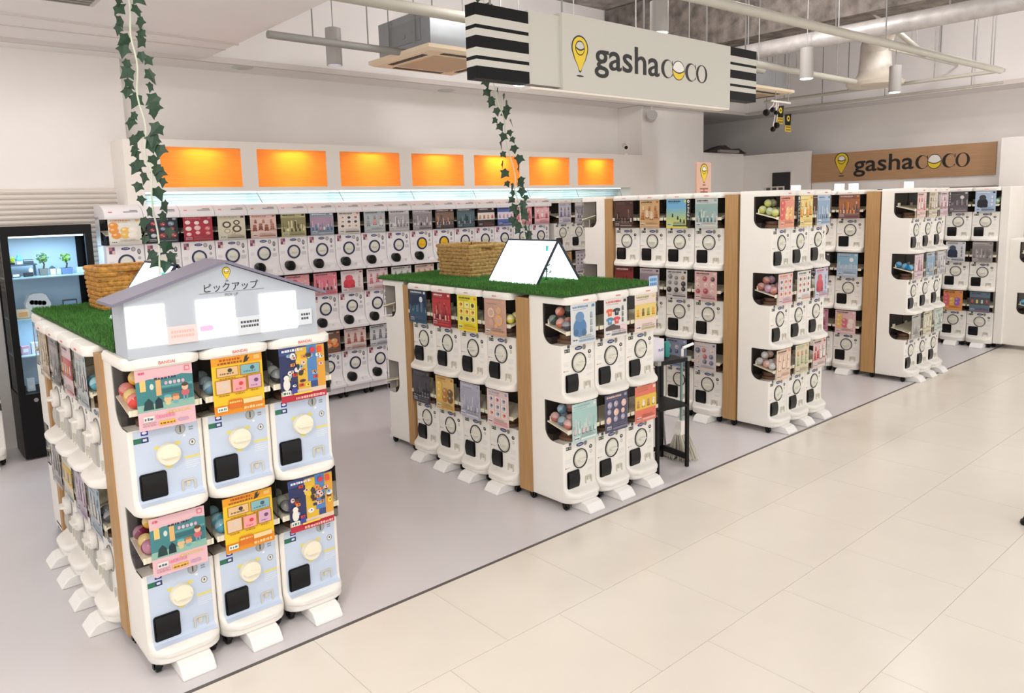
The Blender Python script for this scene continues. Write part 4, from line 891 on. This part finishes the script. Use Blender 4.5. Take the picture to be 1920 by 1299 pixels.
# bundle on top of the partition
bd = thing('cloth_bundle', 'dark folded bundle lying on top of the white partition', 'bundle', (9.72, 4.15, 2.66)); rng = random.Random(7); mb = MB()
mb.loft([[(x, -.10 + .0 * x, 0), (x, .10, 0), (x, .08, h), (x, -.06, h)] for x, h in ((-.42, .02), (-.30, .05), (-.12, .10), (.05, .13), (.22, .07), (.45, .09), (.62, .02))])
mb.build('cover', mat('dark_cloth', (66, 58, 54), .9, noise=.4, scale=16), bd); B(-.25, .3, -.16, -.11, .005, .045).build('strip', GREYMETAL, bd)
# exchange sign
es = thing('banner_stand', 'tall pinkish banner sign with yellow pin logo behind the tall island', 'sign', (6.12, 2.0, 0))
B(-.135, .135, -.01, .01, .35, 2.33).build('panel', mat('banner_pink', (222, 180, 158), .6), es); MB().cyl((0, .02, .02), (0, .02, 2.0), .012).build('pole', GREYMETAL, es); B(-.16, .16, -.16, .16, 0, .02).build('base', GREYMETAL, es)
obj('pin_logo', pin_logo(.24), es, (0, -.0115, 2.075)); obj('lettering', text_mesh('両', .17, mat('banner_ink', (150, 84, 70), .5), .001), es, (0, -.0115, 1.915)); obj('lettering', text_mesh('替', .17, MATS['banner_ink'], .001), es, (0, -.0115, 1.74))
t = thing('info_tag', 'small grey lettered tag on top of the tall island', 'tag', (5.2, .62, 1.972)); B(-.002, .002, -.10, .10, 0, .045).build('card', mat('tag_grey', (150, 146, 138), .5), t)
mb = MB()
for k in range(3): mb.box(-.0035, -.002, -.085 + k * .06, -.045 + k * .06, .012, .034)
mb.build('tag_print', INK, t)
for k, (x, y) in enumerate(((6.95, 1.35), (7.15, .95), (7.38, .9), (7.72, .45))):
    t = thing('mini_lamp', 'small bright white light box on the far tall island, %s from left' % ORD[k], 'lamp', (x, y, 1.974)); B(-.05, .05, -.03, .03, .012, .075).build('diffuser', LIT, t); B(-.055, .055, -.035, .035, 0, .012).build('base', FW, t)
# ------------------------------------------------------------------ display cabinet and what stands in it
cb = thing('display_cabinet', 'tall black-framed glass display cabinet lit inside by left wall', 'cabinet', (-.30, 3.9, 0)); CW, CD, CH = .635, .41, 1.862
CF = mat('cabinet_black', (9, 9, 10), .4, spec=.25)
CBK = mat('cabinet_backboard', (196, 218, 236), .6)
B(0, CW, 0, CD, 0.02, .535).build('base', CF, cb); B(0, CW, 0, CD, 1.785, CH).build('header', CF, cb)
for x in (0, CW - .05):
    B(x, x + .05, 0, .04, .535, 1.785).build('post', CF, cb); B(x, x + .05, CD - .03, CD, .535, 1.785).build('post', CF, cb)
B(.045, CW - .045, CD - .02, CD - .005, .535, 1.785).build('backboard', CBK, cb); B(.05, CW - .05, .005, .011, .54, 1.78).build('door_glass', PANE, cb)
B(CW - .012, CW - .006, .04, CD - .03, .535, 1.785).build('side_glass', PANE, cb); B(.006, .012, .04, CD - .03, .535, 1.785).build('side_glass', PANE, cb)
MB().cyl((.115, -.012, .485), (.115, .0, .485), .016).build('lock', GREYMETAL, cb)
SHG = mat('shelf_glass', (190, 222, 232), .1); 
for z in (1.450, 1.125, .83): B(.012, CW - .012, .03, CD - .03, z, z + .007).build('shelf', SHG, cb)
B(.06, CW - .06, .02, .05, 1.772, 1.784).build('lamp_strip', mat('cabinet_led', (225, 242, 255), .5, emit=2), cb); area('cabinet_light', (.015, 3.98, 1.765), .5, .08, 3.2, (.62, .84, 1.0)); area('cabinet_light', (.015, 3.98, 1.115), .5, .05, 1.6, (.62, .84, 1.0))
GL = mat('bonsai_leaf', (92, 130, 60), .7, noise=.35, scale=40); YG = mat('lime_leaf', (196, 220, 50), .6, noise=.2, scale=40); TK = mat('bark', (86, 66, 50), .8)
def foliage(parent, c, r, n, m, seed, name='foliage'):
    rng = random.Random(seed); mb = MB()
    for k in range(n):
        d = Vector((rng.gauss(0, 1), rng.gauss(0, 1), rng.gauss(0, 1))).normalized(); p = Vector(c) + d * r * rng.uniform(.4, 1); t_ = d.orthogonal().normalized() * r * .22; q = d.cross(t_).normalized() * r * .18 + d * r * .15
        mb.poly([p - t_, p - q * .6, p + t_, p + q])
    o = mb.build(name, m, parent); o['kind'] = 'stuff'
def potted(label, x, z, pot, pw, ph, tree_h, r, m, seed, y=4.12):
    t = thing('potted_bonsai', label, 'plant', (x, y, z)); mb = MB(); mb.loft([[(a * pw * s_, b * pw * s_, zz) for a, b in ((-1, -1), (1, -1), (1, 1), (-1, 1))] for s_, zz in ((.85, 0), (1, ph), (.88, ph), (.84, ph * .85))]); mb.build('pot', pot, t)
    MB().tube([(0, 0, ph * .8), (.01, 0, ph + tree_h * .4), (-.004, 0, ph + tree_h * .8)], [.008, .006, .004], 6).build('trunk', TK, t); foliage(t, (0, 0, ph + tree_h), r, 120, m, seed)
potted('grey pot with round-topped bonsai on the cabinet top shelf', .0, 1.458, mat('pot_grey', (120, 116, 110), .6), .032, .055, .085, .045, GL, 21)
potted('blue-grey pot with spiky light green bonsai on the cabinet top shelf', .165, 1.458, mat('pot_blue', (110, 130, 170), .6), .042, .050, .085, .040, mat('fresh_leaf', (110, 160, 50), .7, noise=.3, scale=40), 22)
potted('small lime-green plant on the raised tray in the cabinet', -.205, 1.555, mat('pot_dark', (50, 50, 54), .6), .020, .015, .025, .028, YG, 23, 4.18)
def small(name, label, cat, x, z, parts, y=4.12):
    t = thing(name, label, cat, (x, y, z))
    for n_, mb, m in parts: mb.build(n_, m, t, bevel=0 if 'print' in n_ else .003)
TE = mat('teal_figure', (110, 190, 200), .5); DG = mat('slate_box', (78, 88, 96), .5); WB = mat('white_box', (226, 230, 232), .5); SI = mat('silver_block', (196, 214, 220), .4)
small('riser_tray', 'grey riser tray with lime plant and teal figure in cabinet', 'tray', -.145, 1.458, [('deck', B(-.11, .11, -.03, .05, .085, .096), DG), ('support', B(-.10, -.09, -.02, .04, 0, .085), DG), ('support', B(.09, .10, -.02, .04, 0, .085), DG)], 4.18)
small('toy_figure', 'teal figure standing on white block in the cabinet', 'figure', -.155, 1.555, [('block', B(-.018, .018, -.015, .015, 0, .03), WB), ('body', MB().lathe((0, 0, .03), [(.024, 0), (.026, .012), (.014, .03), (.008, .05), (.001, .056)], 12), TE)], 4.18)
small('dark_box', 'slate box on the riser tray in the cabinet', 'box', -.09, 1.555, [('body', B(-.034, .034, -.015, .02, 0, .036), DG), ('lid_line', B(-.035, .035, -.016, -.0145, .026, .03), WB)], 4.18)
small('display_tray', 'small dark tray at left on the cabinet top shelf', 'tray', -.20, 1.458, [('frame', B(-.03, .03, -.01, .01, 0, .03), DG), ('card', B(-.022, .022, -.012, -.009, .006, .024), WB)], 4.08)
small('display_tray', 'small dark tray with white figure on the cabinet top shelf', 'tray', -.115, 1.458, [('frame', B(-.034, .034, -.01, .01, 0, .034), mat('tray_black', (44, 46, 50), .5)), ('figure', MB().lathe((.02, 0, .034), [(.014, 0), (.016, .016), (.006, .032), (.001, .036)], 10), WB)], 4.08)
small('white_figures', 'cluster of small white houses between the cabinet bonsai', 'figure', .085, 1.458, [('house', B(-.04, .0, -.02, .02, 0, .05), WB), ('roof', MB().prism([(-.045, .05), (.005, .05), (-.02, .075)], 'y', -.022, .022), DG), ('house', B(.005, .04, -.02, .02, 0, .045), SI)], 4.12)
small('silver_block', 'pale silver block at the right of cabinet top shelf', 'box', .27, 1.458, [('body', B(-.035, .035, -.025, .025, 0, .05), SI), ('band', B(-.036, .036, -.026, -.0245, .02, .03), WB)], 4.08)
rg = MB()
for k in range(4): rg.lathe((-.042 + k * .027, -.052, .115 - .004 * k), [(.019, -.001), (.019, .001), (.014, .001), (.014, -.001), (.019, -.001)], 14, 'y')
small('gift_bag', 'white bag printed with a row of dark rings in the cabinet', 'bag', -.07, 1.133, [('body', MB().loft([[(a * s_, b * .05, zz) for a, b in ((-1, -1), (1, -1), (1, 1), (-1, 1))] for s_, zz in ((.085, 0), (.09, .1), (.06, .17), (.03, .185))]), WB), ('ring_print', rg, INK)])
small('photo_frame', 'blue-grey framed picture on the second cabinet shelf', 'frame', .165, 1.133, [('frame', B(-.055, .055, -.006, .006, 0, .11), DG), ('picture', B(-.045, .045, -.008, -.005, .012, .098), mat('frame_picture', (150, 180, 214), .4))])
small('yellow_toy', 'small yellow-green toy on the second cabinet shelf', 'toy', .06, 1.133, [('body', MB().lathe((0, 0, 0), [(.022, 0), (.026, .02), (.015, .04), (.001, .05)], 12), YG), ('base', B(-.025, .025, -.02, .02, 0, .006), WB)], 4.06)
small('pastel_box', 'pastel printed box at left of the second cabinet shelf', 'box', -.19, 1.133, [('body', B(-.045, .045, -.03, .03, 0, .07), mat('pastel', (236, 222, 196), .5)), ('print', B(-.03, .03, -.032, -.03, .012, .05), mat('pastel_print', (236, 180, 120), .5))], 4.04)
for k, (x, z, c) in enumerate(((-.20, .837, (214, 170, 190)), (-.13, .837, (226, 230, 236)), (-.19, .535, (206, 220, 232)))):
    small('pastel_box', ['pink box low in the display cabinet', 'white box low in the display cabinet', 'pale blue box on the cabinet floor'][k], 'box', x, z, [('body', B(-.028, .028, -.03, .03, 0, .07 + .02 * k), mat('box_%d' % k, c, .5)), ('print', B(-.018, .018, -.032, -.03, .02, .05), WB)], 4.05)
# ------------------------------------------------------------------ black cart, its load, broom and dustpan
ct = thing('utility_cart', 'black metal utility cart with open shelves beside the middle island', 'cart', (2.982, .205, 0), -.17)
CM = mat('cart_black', (13, 12, 13), .45, spec=.3)
for x in (0, .285):
    for y in (0, .265): B(x, x + .022, y, y + .022, 0, .80).build('post', CM, ct)
for z in (.455, .782): B(0, .307, 0, .287, z, z + .016).build('shelf', CM, ct)
B(.287, .305, .02, .27, .055, .095).build('rail', CM, ct); B(.02, .29, .27, .285, .055, .085).build('rail', CM, ct); B(0, .307, -.006, 0, .785, .812).build('rail', CM, ct)
for x in (-.004, .279): B(x, x + .032, -.010, .026, .786, .815).build('corner_clamp', GREYMETAL, ct)
t = thing('teal_duster', 'teal cleaning duster standing on the black cart', 'duster', (3.225, .31, .798)); MB().prism(rounded(-.022, .022, 0, .115, .015), 'y', -.012, .012).build('pad', mat('teal_plastic', (40, 150, 140), .5), t); MB().cyl((0, 0, .0), (0, 0, -.0 + .02), .012).build('collar', FW, t)
t = thing('angle_lever', 'white angled plastic lever sticking up from the cart corner', 'lever', (3.262, .20, .798)); MB().tube([(0, 0, 0), (0, 0, .062), (.008, -.002, .075), (.10, -.02, .095)], .010, 8).build('grip', mat('white_handle', (240, 240, 238), .4), t, smooth=True); MB().cyl((0, 0, 0), (0, 0, .015), .014).build('collar', GREYMETAL, t)
t = thing('carton', 'white carton with blue lettering on the black cart', 'box', (3.03, .30, .798)); B(-.045, .075, -.06, .10, 0, .16).build('body', mat('carton_white', (226, 222, 230), .5), t)
obj('lettering', text_mesh('PLAY', .026, mat('carton_ink', (90, 100, 150), .5), .0006), t, (.04, -.061, .075))
t = thing('broom', 'long-handled broom with pale bristles behind the black cart', 'broom', (3.37, .29, 0))
MB().tube([(.005, .0, .27), (.006, .0, .5), (.008, .0, .74)], .010, 8).build('handle', mat('broom_handle', (120, 150, 140), .4), t); MB().loft([[(a * w, b * d, z) for a, b in ((-1, -1), (1, -1), (1, 1), (-1, 1))] for w, d, z in ((.02, .02, .30), (.035, .03, .24), (.05, .035, .2))]).build('socket', FW, t)
mb = MB(); rng = random.Random(31)
for k in range(160):
    u, v = rng.uniform(-1, 1), rng.uniform(-1, 1); p0 = (u * .048, v * .03, .21); p1 = (u * .075 + .01, v * .12, rng.uniform(.0, .02)); mb.tube([p0, p1], [.004, .003], 4)
o = mb.build('bristles', mat('bristle', (206, 200, 184), .8), t); o['kind'] = 'stuff'
t = thing('dustpan', 'grey dustpan on the floor behind the broom', 'dustpan', (3.44, .42, 0)); MB().prism([(-.10, 0), (.08, 0), (.06, .05), (.05, .05), (.06, .012), (-.10, .006)], 'x', -.11, .11).build('pan', mat('pan_grey', (110, 106, 100), .5), t); MB().tube([(0, .06, .04), (-.01, .08, .3), (-.01, .09, .62)], .009, 8).build('handle', GREYMETAL, t)
# ------------------------------------------------------------------ ceiling services
def cassette(label, x, y, z):
    t = thing('air_conditioner', label, 'air conditioner', (x, y, z)); P1 = mat('ac_cream', (236, 218, 190), .6); G1 = mat('ac_grille', (200, 176, 146), .7)
    MB().loft([[(a * s_, b * s_, zz) for a, b in ((-1, -1), (1, -1), (1, 1), (-1, 1))] for s_, zz in ((.44, 0), (.475, .02), (.475, .05))]).build('panel', P1, t)
    B(-.28, .28, -.28, .28, -.008, .002).build('grille', G1, t)
    for dx, dy, w, h in ((0, -.37, .27, .028), (0, .37, .27, .028), (-.37, 0, .028, .27), (.37, 0, .028, .27)): B(dx - w, dx + w, dy - h, dy + h, -.003, .004).build('outlet', mat('ac_slot', (50, 40, 32), .6), t)
    B(-.40, .40, -.40, .40, .05, .36).build('housing', mat('galvanised', (156, 160, 164), .4, metal=.5, noise=.05, scale=6), t)
    hb = B(-.404, -.398, -.26, .22, .12, .30).build('hatch', mat('hatch_grey', (140, 144, 146), .5), t); B(-.408, -.402, -.03, .01, .17, .2).build('latch', GREYMETAL, hb)
    for sx in (-.42, .42):
        for sy in (-.2, .2): MB().cyl((sx, sy, .1), (sx, sy, 1.2), .006, n=6).build('rod', GREYMETAL, t)
cassette('ceiling cassette air conditioner left of the hanging sign', 3.06, 2.68, 3.2); cassette('ceiling cassette air conditioner behind the right end of the hanging sign', 7.55, 2.45, 3.2)
def rail(label, pts, r, rods=(), m=PIPE):
    t = thing('ceiling_pipe', label, 'pipe', pts[0]); o0 = Vector(pts[0]); q = [Vector(p) - o0 for p in pts]
    MB().tube(q, r, 10).build('pipe', m, t, smooth=True)
    for u in rods:
        p = q[0].lerp(q[-1], u); MB().cyl(p, p + Vector((0, 0, ZH - pts[0][2] - .01)), .006, n=6).build('hanger_rod', GREYMETAL, t)
rail('thick white pipe running above the left air conditioner', [(1.45, 2.05, 3.45), (7.4, 2.05, 3.45)], .045, (.08, .18, .3, .45, .6, .75))
rail('grey pipe ending at the left air conditioner', [(1.40, 2.63, 3.25), (2.66, 2.65, 3.25)], .03, (.3, .7), mat('grey_pipe', (150, 148, 144), .5))
rail('long white pipe crossing in front of the open ceiling', [(1.6, .30, 3.3), (5.66, .17, 3.3), (9.12, .05, 3.3)], .038, (.35, .5, .62, .78, .9, .97))
rail('white pipe leading to the round air diffuser', [(5.3, 1.41, 3.3), (8.4, 1.40, 3.3)], .035, (.3, .55, .85))
rail('thin white pipe along the right bulkhead above the wooden sign', [(10.05, 3.9, 3.28), (10.1, .3, 3.28)], .016, (.1, .35, .6, .9)); rail('white pipe parallel to the right bulkhead', [(9.42, 3.2, 3.34), (9.45, .1, 3.34)], .022, (.1, .4, .75, .95))
rail('thin grey pipe high across the right bulkhead', [(8.4, 1.0, 3.62), (10.28, .9, 3.60)], .014, (.3, .7)); rail('short white sloping pipe near the top edge', [(6.9, .55, 3.75), (9.2, .9, 3.62)], .03, (.2, .8))
SILV = mat('wrapped_duct', (196, 192, 190), .45, metal=.25, noise=.12, scale=12, bump=.5)
t = thing('air_duct', 'large wrapped silver duct running under the open ceiling', 'duct', (6.5, 2.3, 3.5)); MB().tube([(0, 0, 0), (.02, -1.2, 0), (.03, -4, 0)], .085, 14).build('duct', SILV, t, smooth=True)
for y in (-.6, -1.6, -2.6): MB().cyl((.0, y, 0), (0, y, .94), .008, n=6).build('hanger_rod', GREYMETAL, t)
MB().tube([(-.1, -.1, .0), (-.1, .05, -.1), (-.1, .10, -.35)], .10, 12).build('elbow', SILV, t, smooth=True)
t = tag(B(6.75, 7.45, -3.1, 3.99, 3.72, 4.44).build('ceiling_beam', mat('sprayed_beam', (128, 120, 114), .95, noise=.45, scale=9, bump=1.0)), 'rough grey sprayed beam under the open ceiling', 'beam')
t = thing('air_diffuser', 'round white ceiling diffuser with wrapped duct above', 'diffuser', (8.85, 1.35, 3.30)); DFM = mat('diffuser_white', (226, 216, 200), .6)
MB().lathe((0, 0, 0), [(.16, .0), (.24, -.03), (.32, -.02), (.34, .02), (.28, .06), (.22, .10), (.20, .14)], 28).build('diffuser_ring', DFM, t, smooth=True); MB().lathe((0, 0, 0), [(.001, -.02), (.15, -.015), (.16, .0), (.001, .002)], 24).build('cone', DFM, t, smooth=True)
MB().tube([(0, 0, .13), (0, 0, .28), (.0, 0, .46), (-.15, -.12, .62), (-.6, -.4, .64)], [.20, .185, .18, .17, .17], 16).build('wrapped_duct', mat('white_wrap', (224, 216, 206), .6, noise=.08, scale=14, bump=.6), t, smooth=True)
def pendant(label, x, y, z, lit, h=.30):
    t = thing('pendant_lamp', label, 'lamp', (x, y, z)); MB().lathe((0, 0, 0), [(.060, .004), (.066, 0), (.066, h), (.05, h + .006), (.001, h + .006)], 20).build('shade', mat('pendant_grey', (168, 164, 160), .5), t, smooth=True); MB().cyl((0, 0, h), (0, 0, ZH - z), .004, n=6).build('cord', GREYMETAL, t)
    MB().cyl((0, 0, -.002), (0, 0, .004), .056, n=20).build('bulb', mat('pendant_bulb' if lit else 'pendant_bulb_off', (240, 244, 255), .5, emit=14 if lit else .1), t)
    if not lit: return
    l = bpy.data.lights.new('pendant_light', 'SPOT'); l.energy = 26; l.spot_size = 2.0; l.spot_blend = .6; l.shadow_soft_size = .06; o = bpy.data.objects.new('pendant_light', l); C.objects.link(o); o.location = (x, y, z - .02)
pendant('grey cylinder pendant lamp at upper left before the white bulkhead', 2.10, 2.90, 3.13, False)
pendant('grey cylinder pendant lamp peeking above the hanging sign', 3.45, .55, 3.12, True, .22); pendant('lit pendant lamp below the left end of the hanging sign', 3.62, 2.25, 3.0, True); pendant('lit pendant lamp right of the hanging sign', 6.35, .945, 3.1, True); pendant('lit pendant lamp at the far right bulkhead', 8.3, .88, 3.1, True)
def dlight(n, x, y, lab): t = thing('ceiling_speaker', lab, 'ceiling fixture', (x, y, ZC)); MB().lathe((0, 0, -.012), [(.001, 0), (.085, 0), (.10, .006), (.105, .014)], 24).build('plate', mat('speaker_plate', (206, 208, 200), .6), t, smooth=True); MB().lathe((0, 0, -.014), [(.001, 0), (.06, .0), (.065, .003)], 20).build('grille', SW, t)
dlight('a', .56, 3.16, 'round pale ceiling plate behind the long ivy'); dlight('b', 1.85, 4.25, 'small round ceiling plate above the first amber panel'); dlight('c', 4.4, 4.42, 'round ceiling plate left of the hanging sign')
t = thing('ceiling_vent', 'slotted white ceiling vent at the top left corner', 'vent', (.05, 2.50, ZC - .012)); B(-.17, .17, -.17, .17, 0, .012).build('frame', SW, t)
for k in range(5): B(-.14, .14, -.13 + k * .06, -.10 + k * .06, -.004, .001).build('slot', mat('vent_slot', (120, 114, 108), .7), t)
# cameras
t = thing('security_camera', 'small white security camera on the end of the fascia', 'camera', (7.15, 4.0, 2.567)); B(-.03, .03, -.03, .03, 0, .02).build('mount', FW, t); MB().cyl((0, 0, .02), (0, 0, .10), .01).build('arm', FW, t); MB().cyl((.05, .05, .14), (-.05, -.07, .10), .035, n=14).build('housing', FW, t); MB().cyl((-.05, -.07, .10), (-.055, -.076, .098), .024, n=14).build('lens', BLACK, t)
t = thing('ceiling_spotlight', 'white round spotlight on the column near the ceiling', 'lamp', (7.75, 4.0, 3.3)); MB().cyl((0, 0, 0), (0, 0, -.12), .012).build('arm', FW, t); MB().cyl((-.06, -.06, -.16), (.04, .04, -.20), .075, .06, 18).build('head', mat('spot_grey', (206, 202, 202), .5), t)
# black and yellow hanging tags with camera units
t = thing('camera_cluster', 'cluster of black camera heads with black-and-yellow tags under the ceiling', 'camera', (7.72, 2.0, 3.08))
B(-.2, .25, -.01, .01, .0, .02).build('bracket', FW, t)
for x in (-.1, .2): MB().cyl((x, 0, .02), (x, 0, ZH - 3.08), .006, n=6).build('hanger_rod', GREYMETAL, t)
for k, (x, z, w) in enumerate(((.0, -.18, .075), (.17, -.27, .075))):
    p_ = MB().prism([(-w * .8, 0), (w * .8, 0), (w, .15), (-w, .13)], 'y', -.003, .003).build('tag_card', SB, t, loc=(x, -.01 - .01 * k, z)); B(-w * .85, w * .85, -.006, .004, -.075, .0).build('yellow_strip', YELLOW, p_); MB().lathe((0, -.004, .085), [(.036, 0), (.036, .002), (.001, .002)], 14, 'y').build('eye_mark', YELLOW, p_); MB().lathe((0, -.006, .085), [(.014, 0), (.014, .002), (.001, .002)], 10, 'y').build('eye_mark', SB, p_)
    mb = MB()
    for r in range(2):
        for q in range(4): mb.box(-w * .7 + q * w * .38, -w * .7 + q * w * .38 + w * .26, -.0075, -.006, -.066 + r * .034, -.042 + r * .034)
    mb.build('tag_print', mat('tag_ink', (110, 70, 20), .5), p_)
for k, (x, z, r) in enumerate(((-.34, -.14, .045), (-.20, -.10, .035), (-.12, -.13, .03), (-.10, -.28, .04), (-.18, -.33, .035))):
    MB().lathe((x, -.02, z), [(.001, -r), (r * .7, -r * .7), (r, 0), (r * .7, r * .7), (.001, r)], 14).build('camera_head', BLACK, t, smooth=True); MB().tube([(x, -.015, z), (x * .5, -.01, -.04), (x * .4, 0, .01)], .006, 6).build('arm', FW, t)
# black chair foot at the right edge of the aisle
t = thing('stool', 'black stool with one foot showing at the right edge of the aisle', 'stool', (4.06, -1.97, 0))
for k in range(4):
    a = 2.43 + k * PI / 2; fx, fy = .30 * math.cos(a), .30 * math.sin(a)
    lg = MB().tube([(fx, fy, .018), (fx * .9, fy * .9, .07), (fx * .42, fy * .42, .43)], [.020, .019, .015], 10).build('leg', BLACK, t, smooth=True)
    MB().lathe((fx, fy, 0), [(.020, 0), (.026, .010), (.023, .028), (.001, .042)], 14).build('glide', BLACK, lg, smooth=True)
MB().lathe((0, 0, .43), [(.001, 0), (.15, 0), (.165, .012), (.165, .035), (.15, .05), (.001, .052)], 24).build('seat', BLACK, t, smooth=True)
# ------------------------------------------------------------------ capsules in the bins that can be looked into
def half(m_top, r=.031):
    pr = [(max(.001, r * math.cos(a)), r * math.sin(a)) for a in [PI / 2 * k / 6 for k in range(7)]]
    return pr
CAPC = {}
def capsule(x, y, z, colour, label, group, tilt):
    r = .031
    if colour not in CAPC:
        c = colour; top = [(max(.0008, r * math.cos(PI / 2 * k / 6)), r * math.sin(PI / 2 * k / 6)) for k in range(7)]; bot = [(a, -b) for a, b in top]
        CAPC[c] = (MB().lathe((0, 0, 0), top, 16).mesh('shell_top', mat('capsule_top_%d_%d' % c[:2], mixc(c, (236, 236, 236), .45), .15), smooth=True), MB().lathe((0, 0, 0), bot, 16).mesh('shell_base', mat('capsule_base_%d_%d' % c[:2], c, .2), smooth=True))
    t = thing('toy_capsule', label, 'capsule', (x, y, z), 0, group); t.rotation_euler = (tilt, tilt * .7, 0)
    obj('shell_top', CAPC[colour][0], t); obj('shell_base', CAPC[colour][1], t)
def fill(x, y, z, ang, cols, words, where, n=7, seed=0, side=-1):
    wl = words.split(' or '); wl = wl if len(wl) == len(cols) else wl + [wl[-1]] * (len(cols) - len(wl))
    rng = random.Random(seed); spots = []
    for r, (yy, zz) in enumerate(((.112, .507), (.048, .492), (.0, .481))):
        for k in range(4): spots.append((side * (-.108 + k * .068), yy, zz))
    spots = [s_ for s_ in spots]; spots.sort(key=lambda s_: s_[0] * -side * -1 + s_[1] * .3)
    top = [(side * (-.075), .085, .556), (side * (-.01), .08, .556)]
    for i, s_ in enumerate(spots[:n] + (top if n > 6 else [])):
        ca, sa = math.cos(ang), math.sin(ang); wx, wy = x + s_[0] * ca - s_[1] * sa, y + s_[0] * sa + s_[1] * ca
        c = cols[i % len(cols)]
        capsule(wx, wy, z + s_[2], c, '%s toy capsule inside %s' % (wl[i % len(cols)], where), 'capsules inside ' + where, rng.uniform(-1, 1))
zt = lambda t: Z0 + t * TH
fill(-.243, .218, zt(1), 0, [(220, 70, 60), (236, 180, 60)], 'red or yellow', 'upper left machine below house sign', 7, 1, 1)
fill(-.243, .218, zt(0), 0, [(130, 30, 70), (220, 170, 60)], 'dark red or yellow', 'lower left machine below house sign', 7, 2, 1)
fill(.057, .218, zt(1), 0, [(90, 130, 150), (60, 90, 110)], 'blue-grey', 'upper yellow-poster machine', 4, 3, 1); fill(.057, .218, zt(0), 0, [(70, 150, 180), (90, 170, 190)], 'teal', 'lower yellow-poster machine', 4, 4, 1)
fill(.357, .218, zt(1), 0, [(50, 56, 60), (150, 160, 160)], 'dark', 'upper collage-poster machine', 4, 5, 1); fill(.357, .218, zt(0), 0, [(30, 30, 32), (120, 130, 110)], 'black', 'lower collage-poster machine', 4, 6, 1)
fill(-.385, .80, zt(1), A_, [(90, 160, 180)], 'pale teal', 'upper side machine nearest the house sign', 4, 7, -1); fill(-.385, .80, zt(0), A_, [(70, 70, 76)], 'charcoal', 'lower side machine nearest the house sign', 4, 8, -1)
fill(2.203, .202, zt(1), 0, [(70, 66, 80), (200, 110, 90), (60, 80, 76)], 'dark or coral', 'upper front corner machine of basket island', 7, 9, 1); fill(2.203, .202, zt(0), 0, [(196, 120, 110), (90, 130, 160)], 'coral or blue', 'lower front corner machine of basket island', 7, 10, 1)
fill(2.057, .783, zt(1), A_, [(220, 206, 90)], 'yellow', 'upper side machine of basket island nearest the aisle', 4, 11, -1)
fill(4.519, .154, zt(2), 0, [(206, 212, 110), (190, 206, 150)], 'yellow-green', 'top front corner machine of tall island', 8, 12, 1); fill(4.519, .154, zt(1), 0, [(196, 120, 170), (214, 160, 196)], 'pink', 'middle front corner machine of tall island', 8, 13, 1); fill(4.519, .154, zt(0), 0, [(196, 196, 196), (226, 170, 150)], 'grey or peach', 'bottom front corner machine of tall island', 8, 14, 1)
fill(7.02, .088, zt(1), 0, [(40, 140, 200)], 'bright blue', 'middle front corner machine of far island', 3, 15, 1); fill(9.60, -.336, zt(0), 0, [(40, 140, 210)], 'bright blue', 'lower machine at the right edge', 4, 16, 1)
fill(9.381, .191, zt(2), A_, [(150, 180, 140)], 'pale green', 'top right machine of rearmost island', 4, 17, -1)
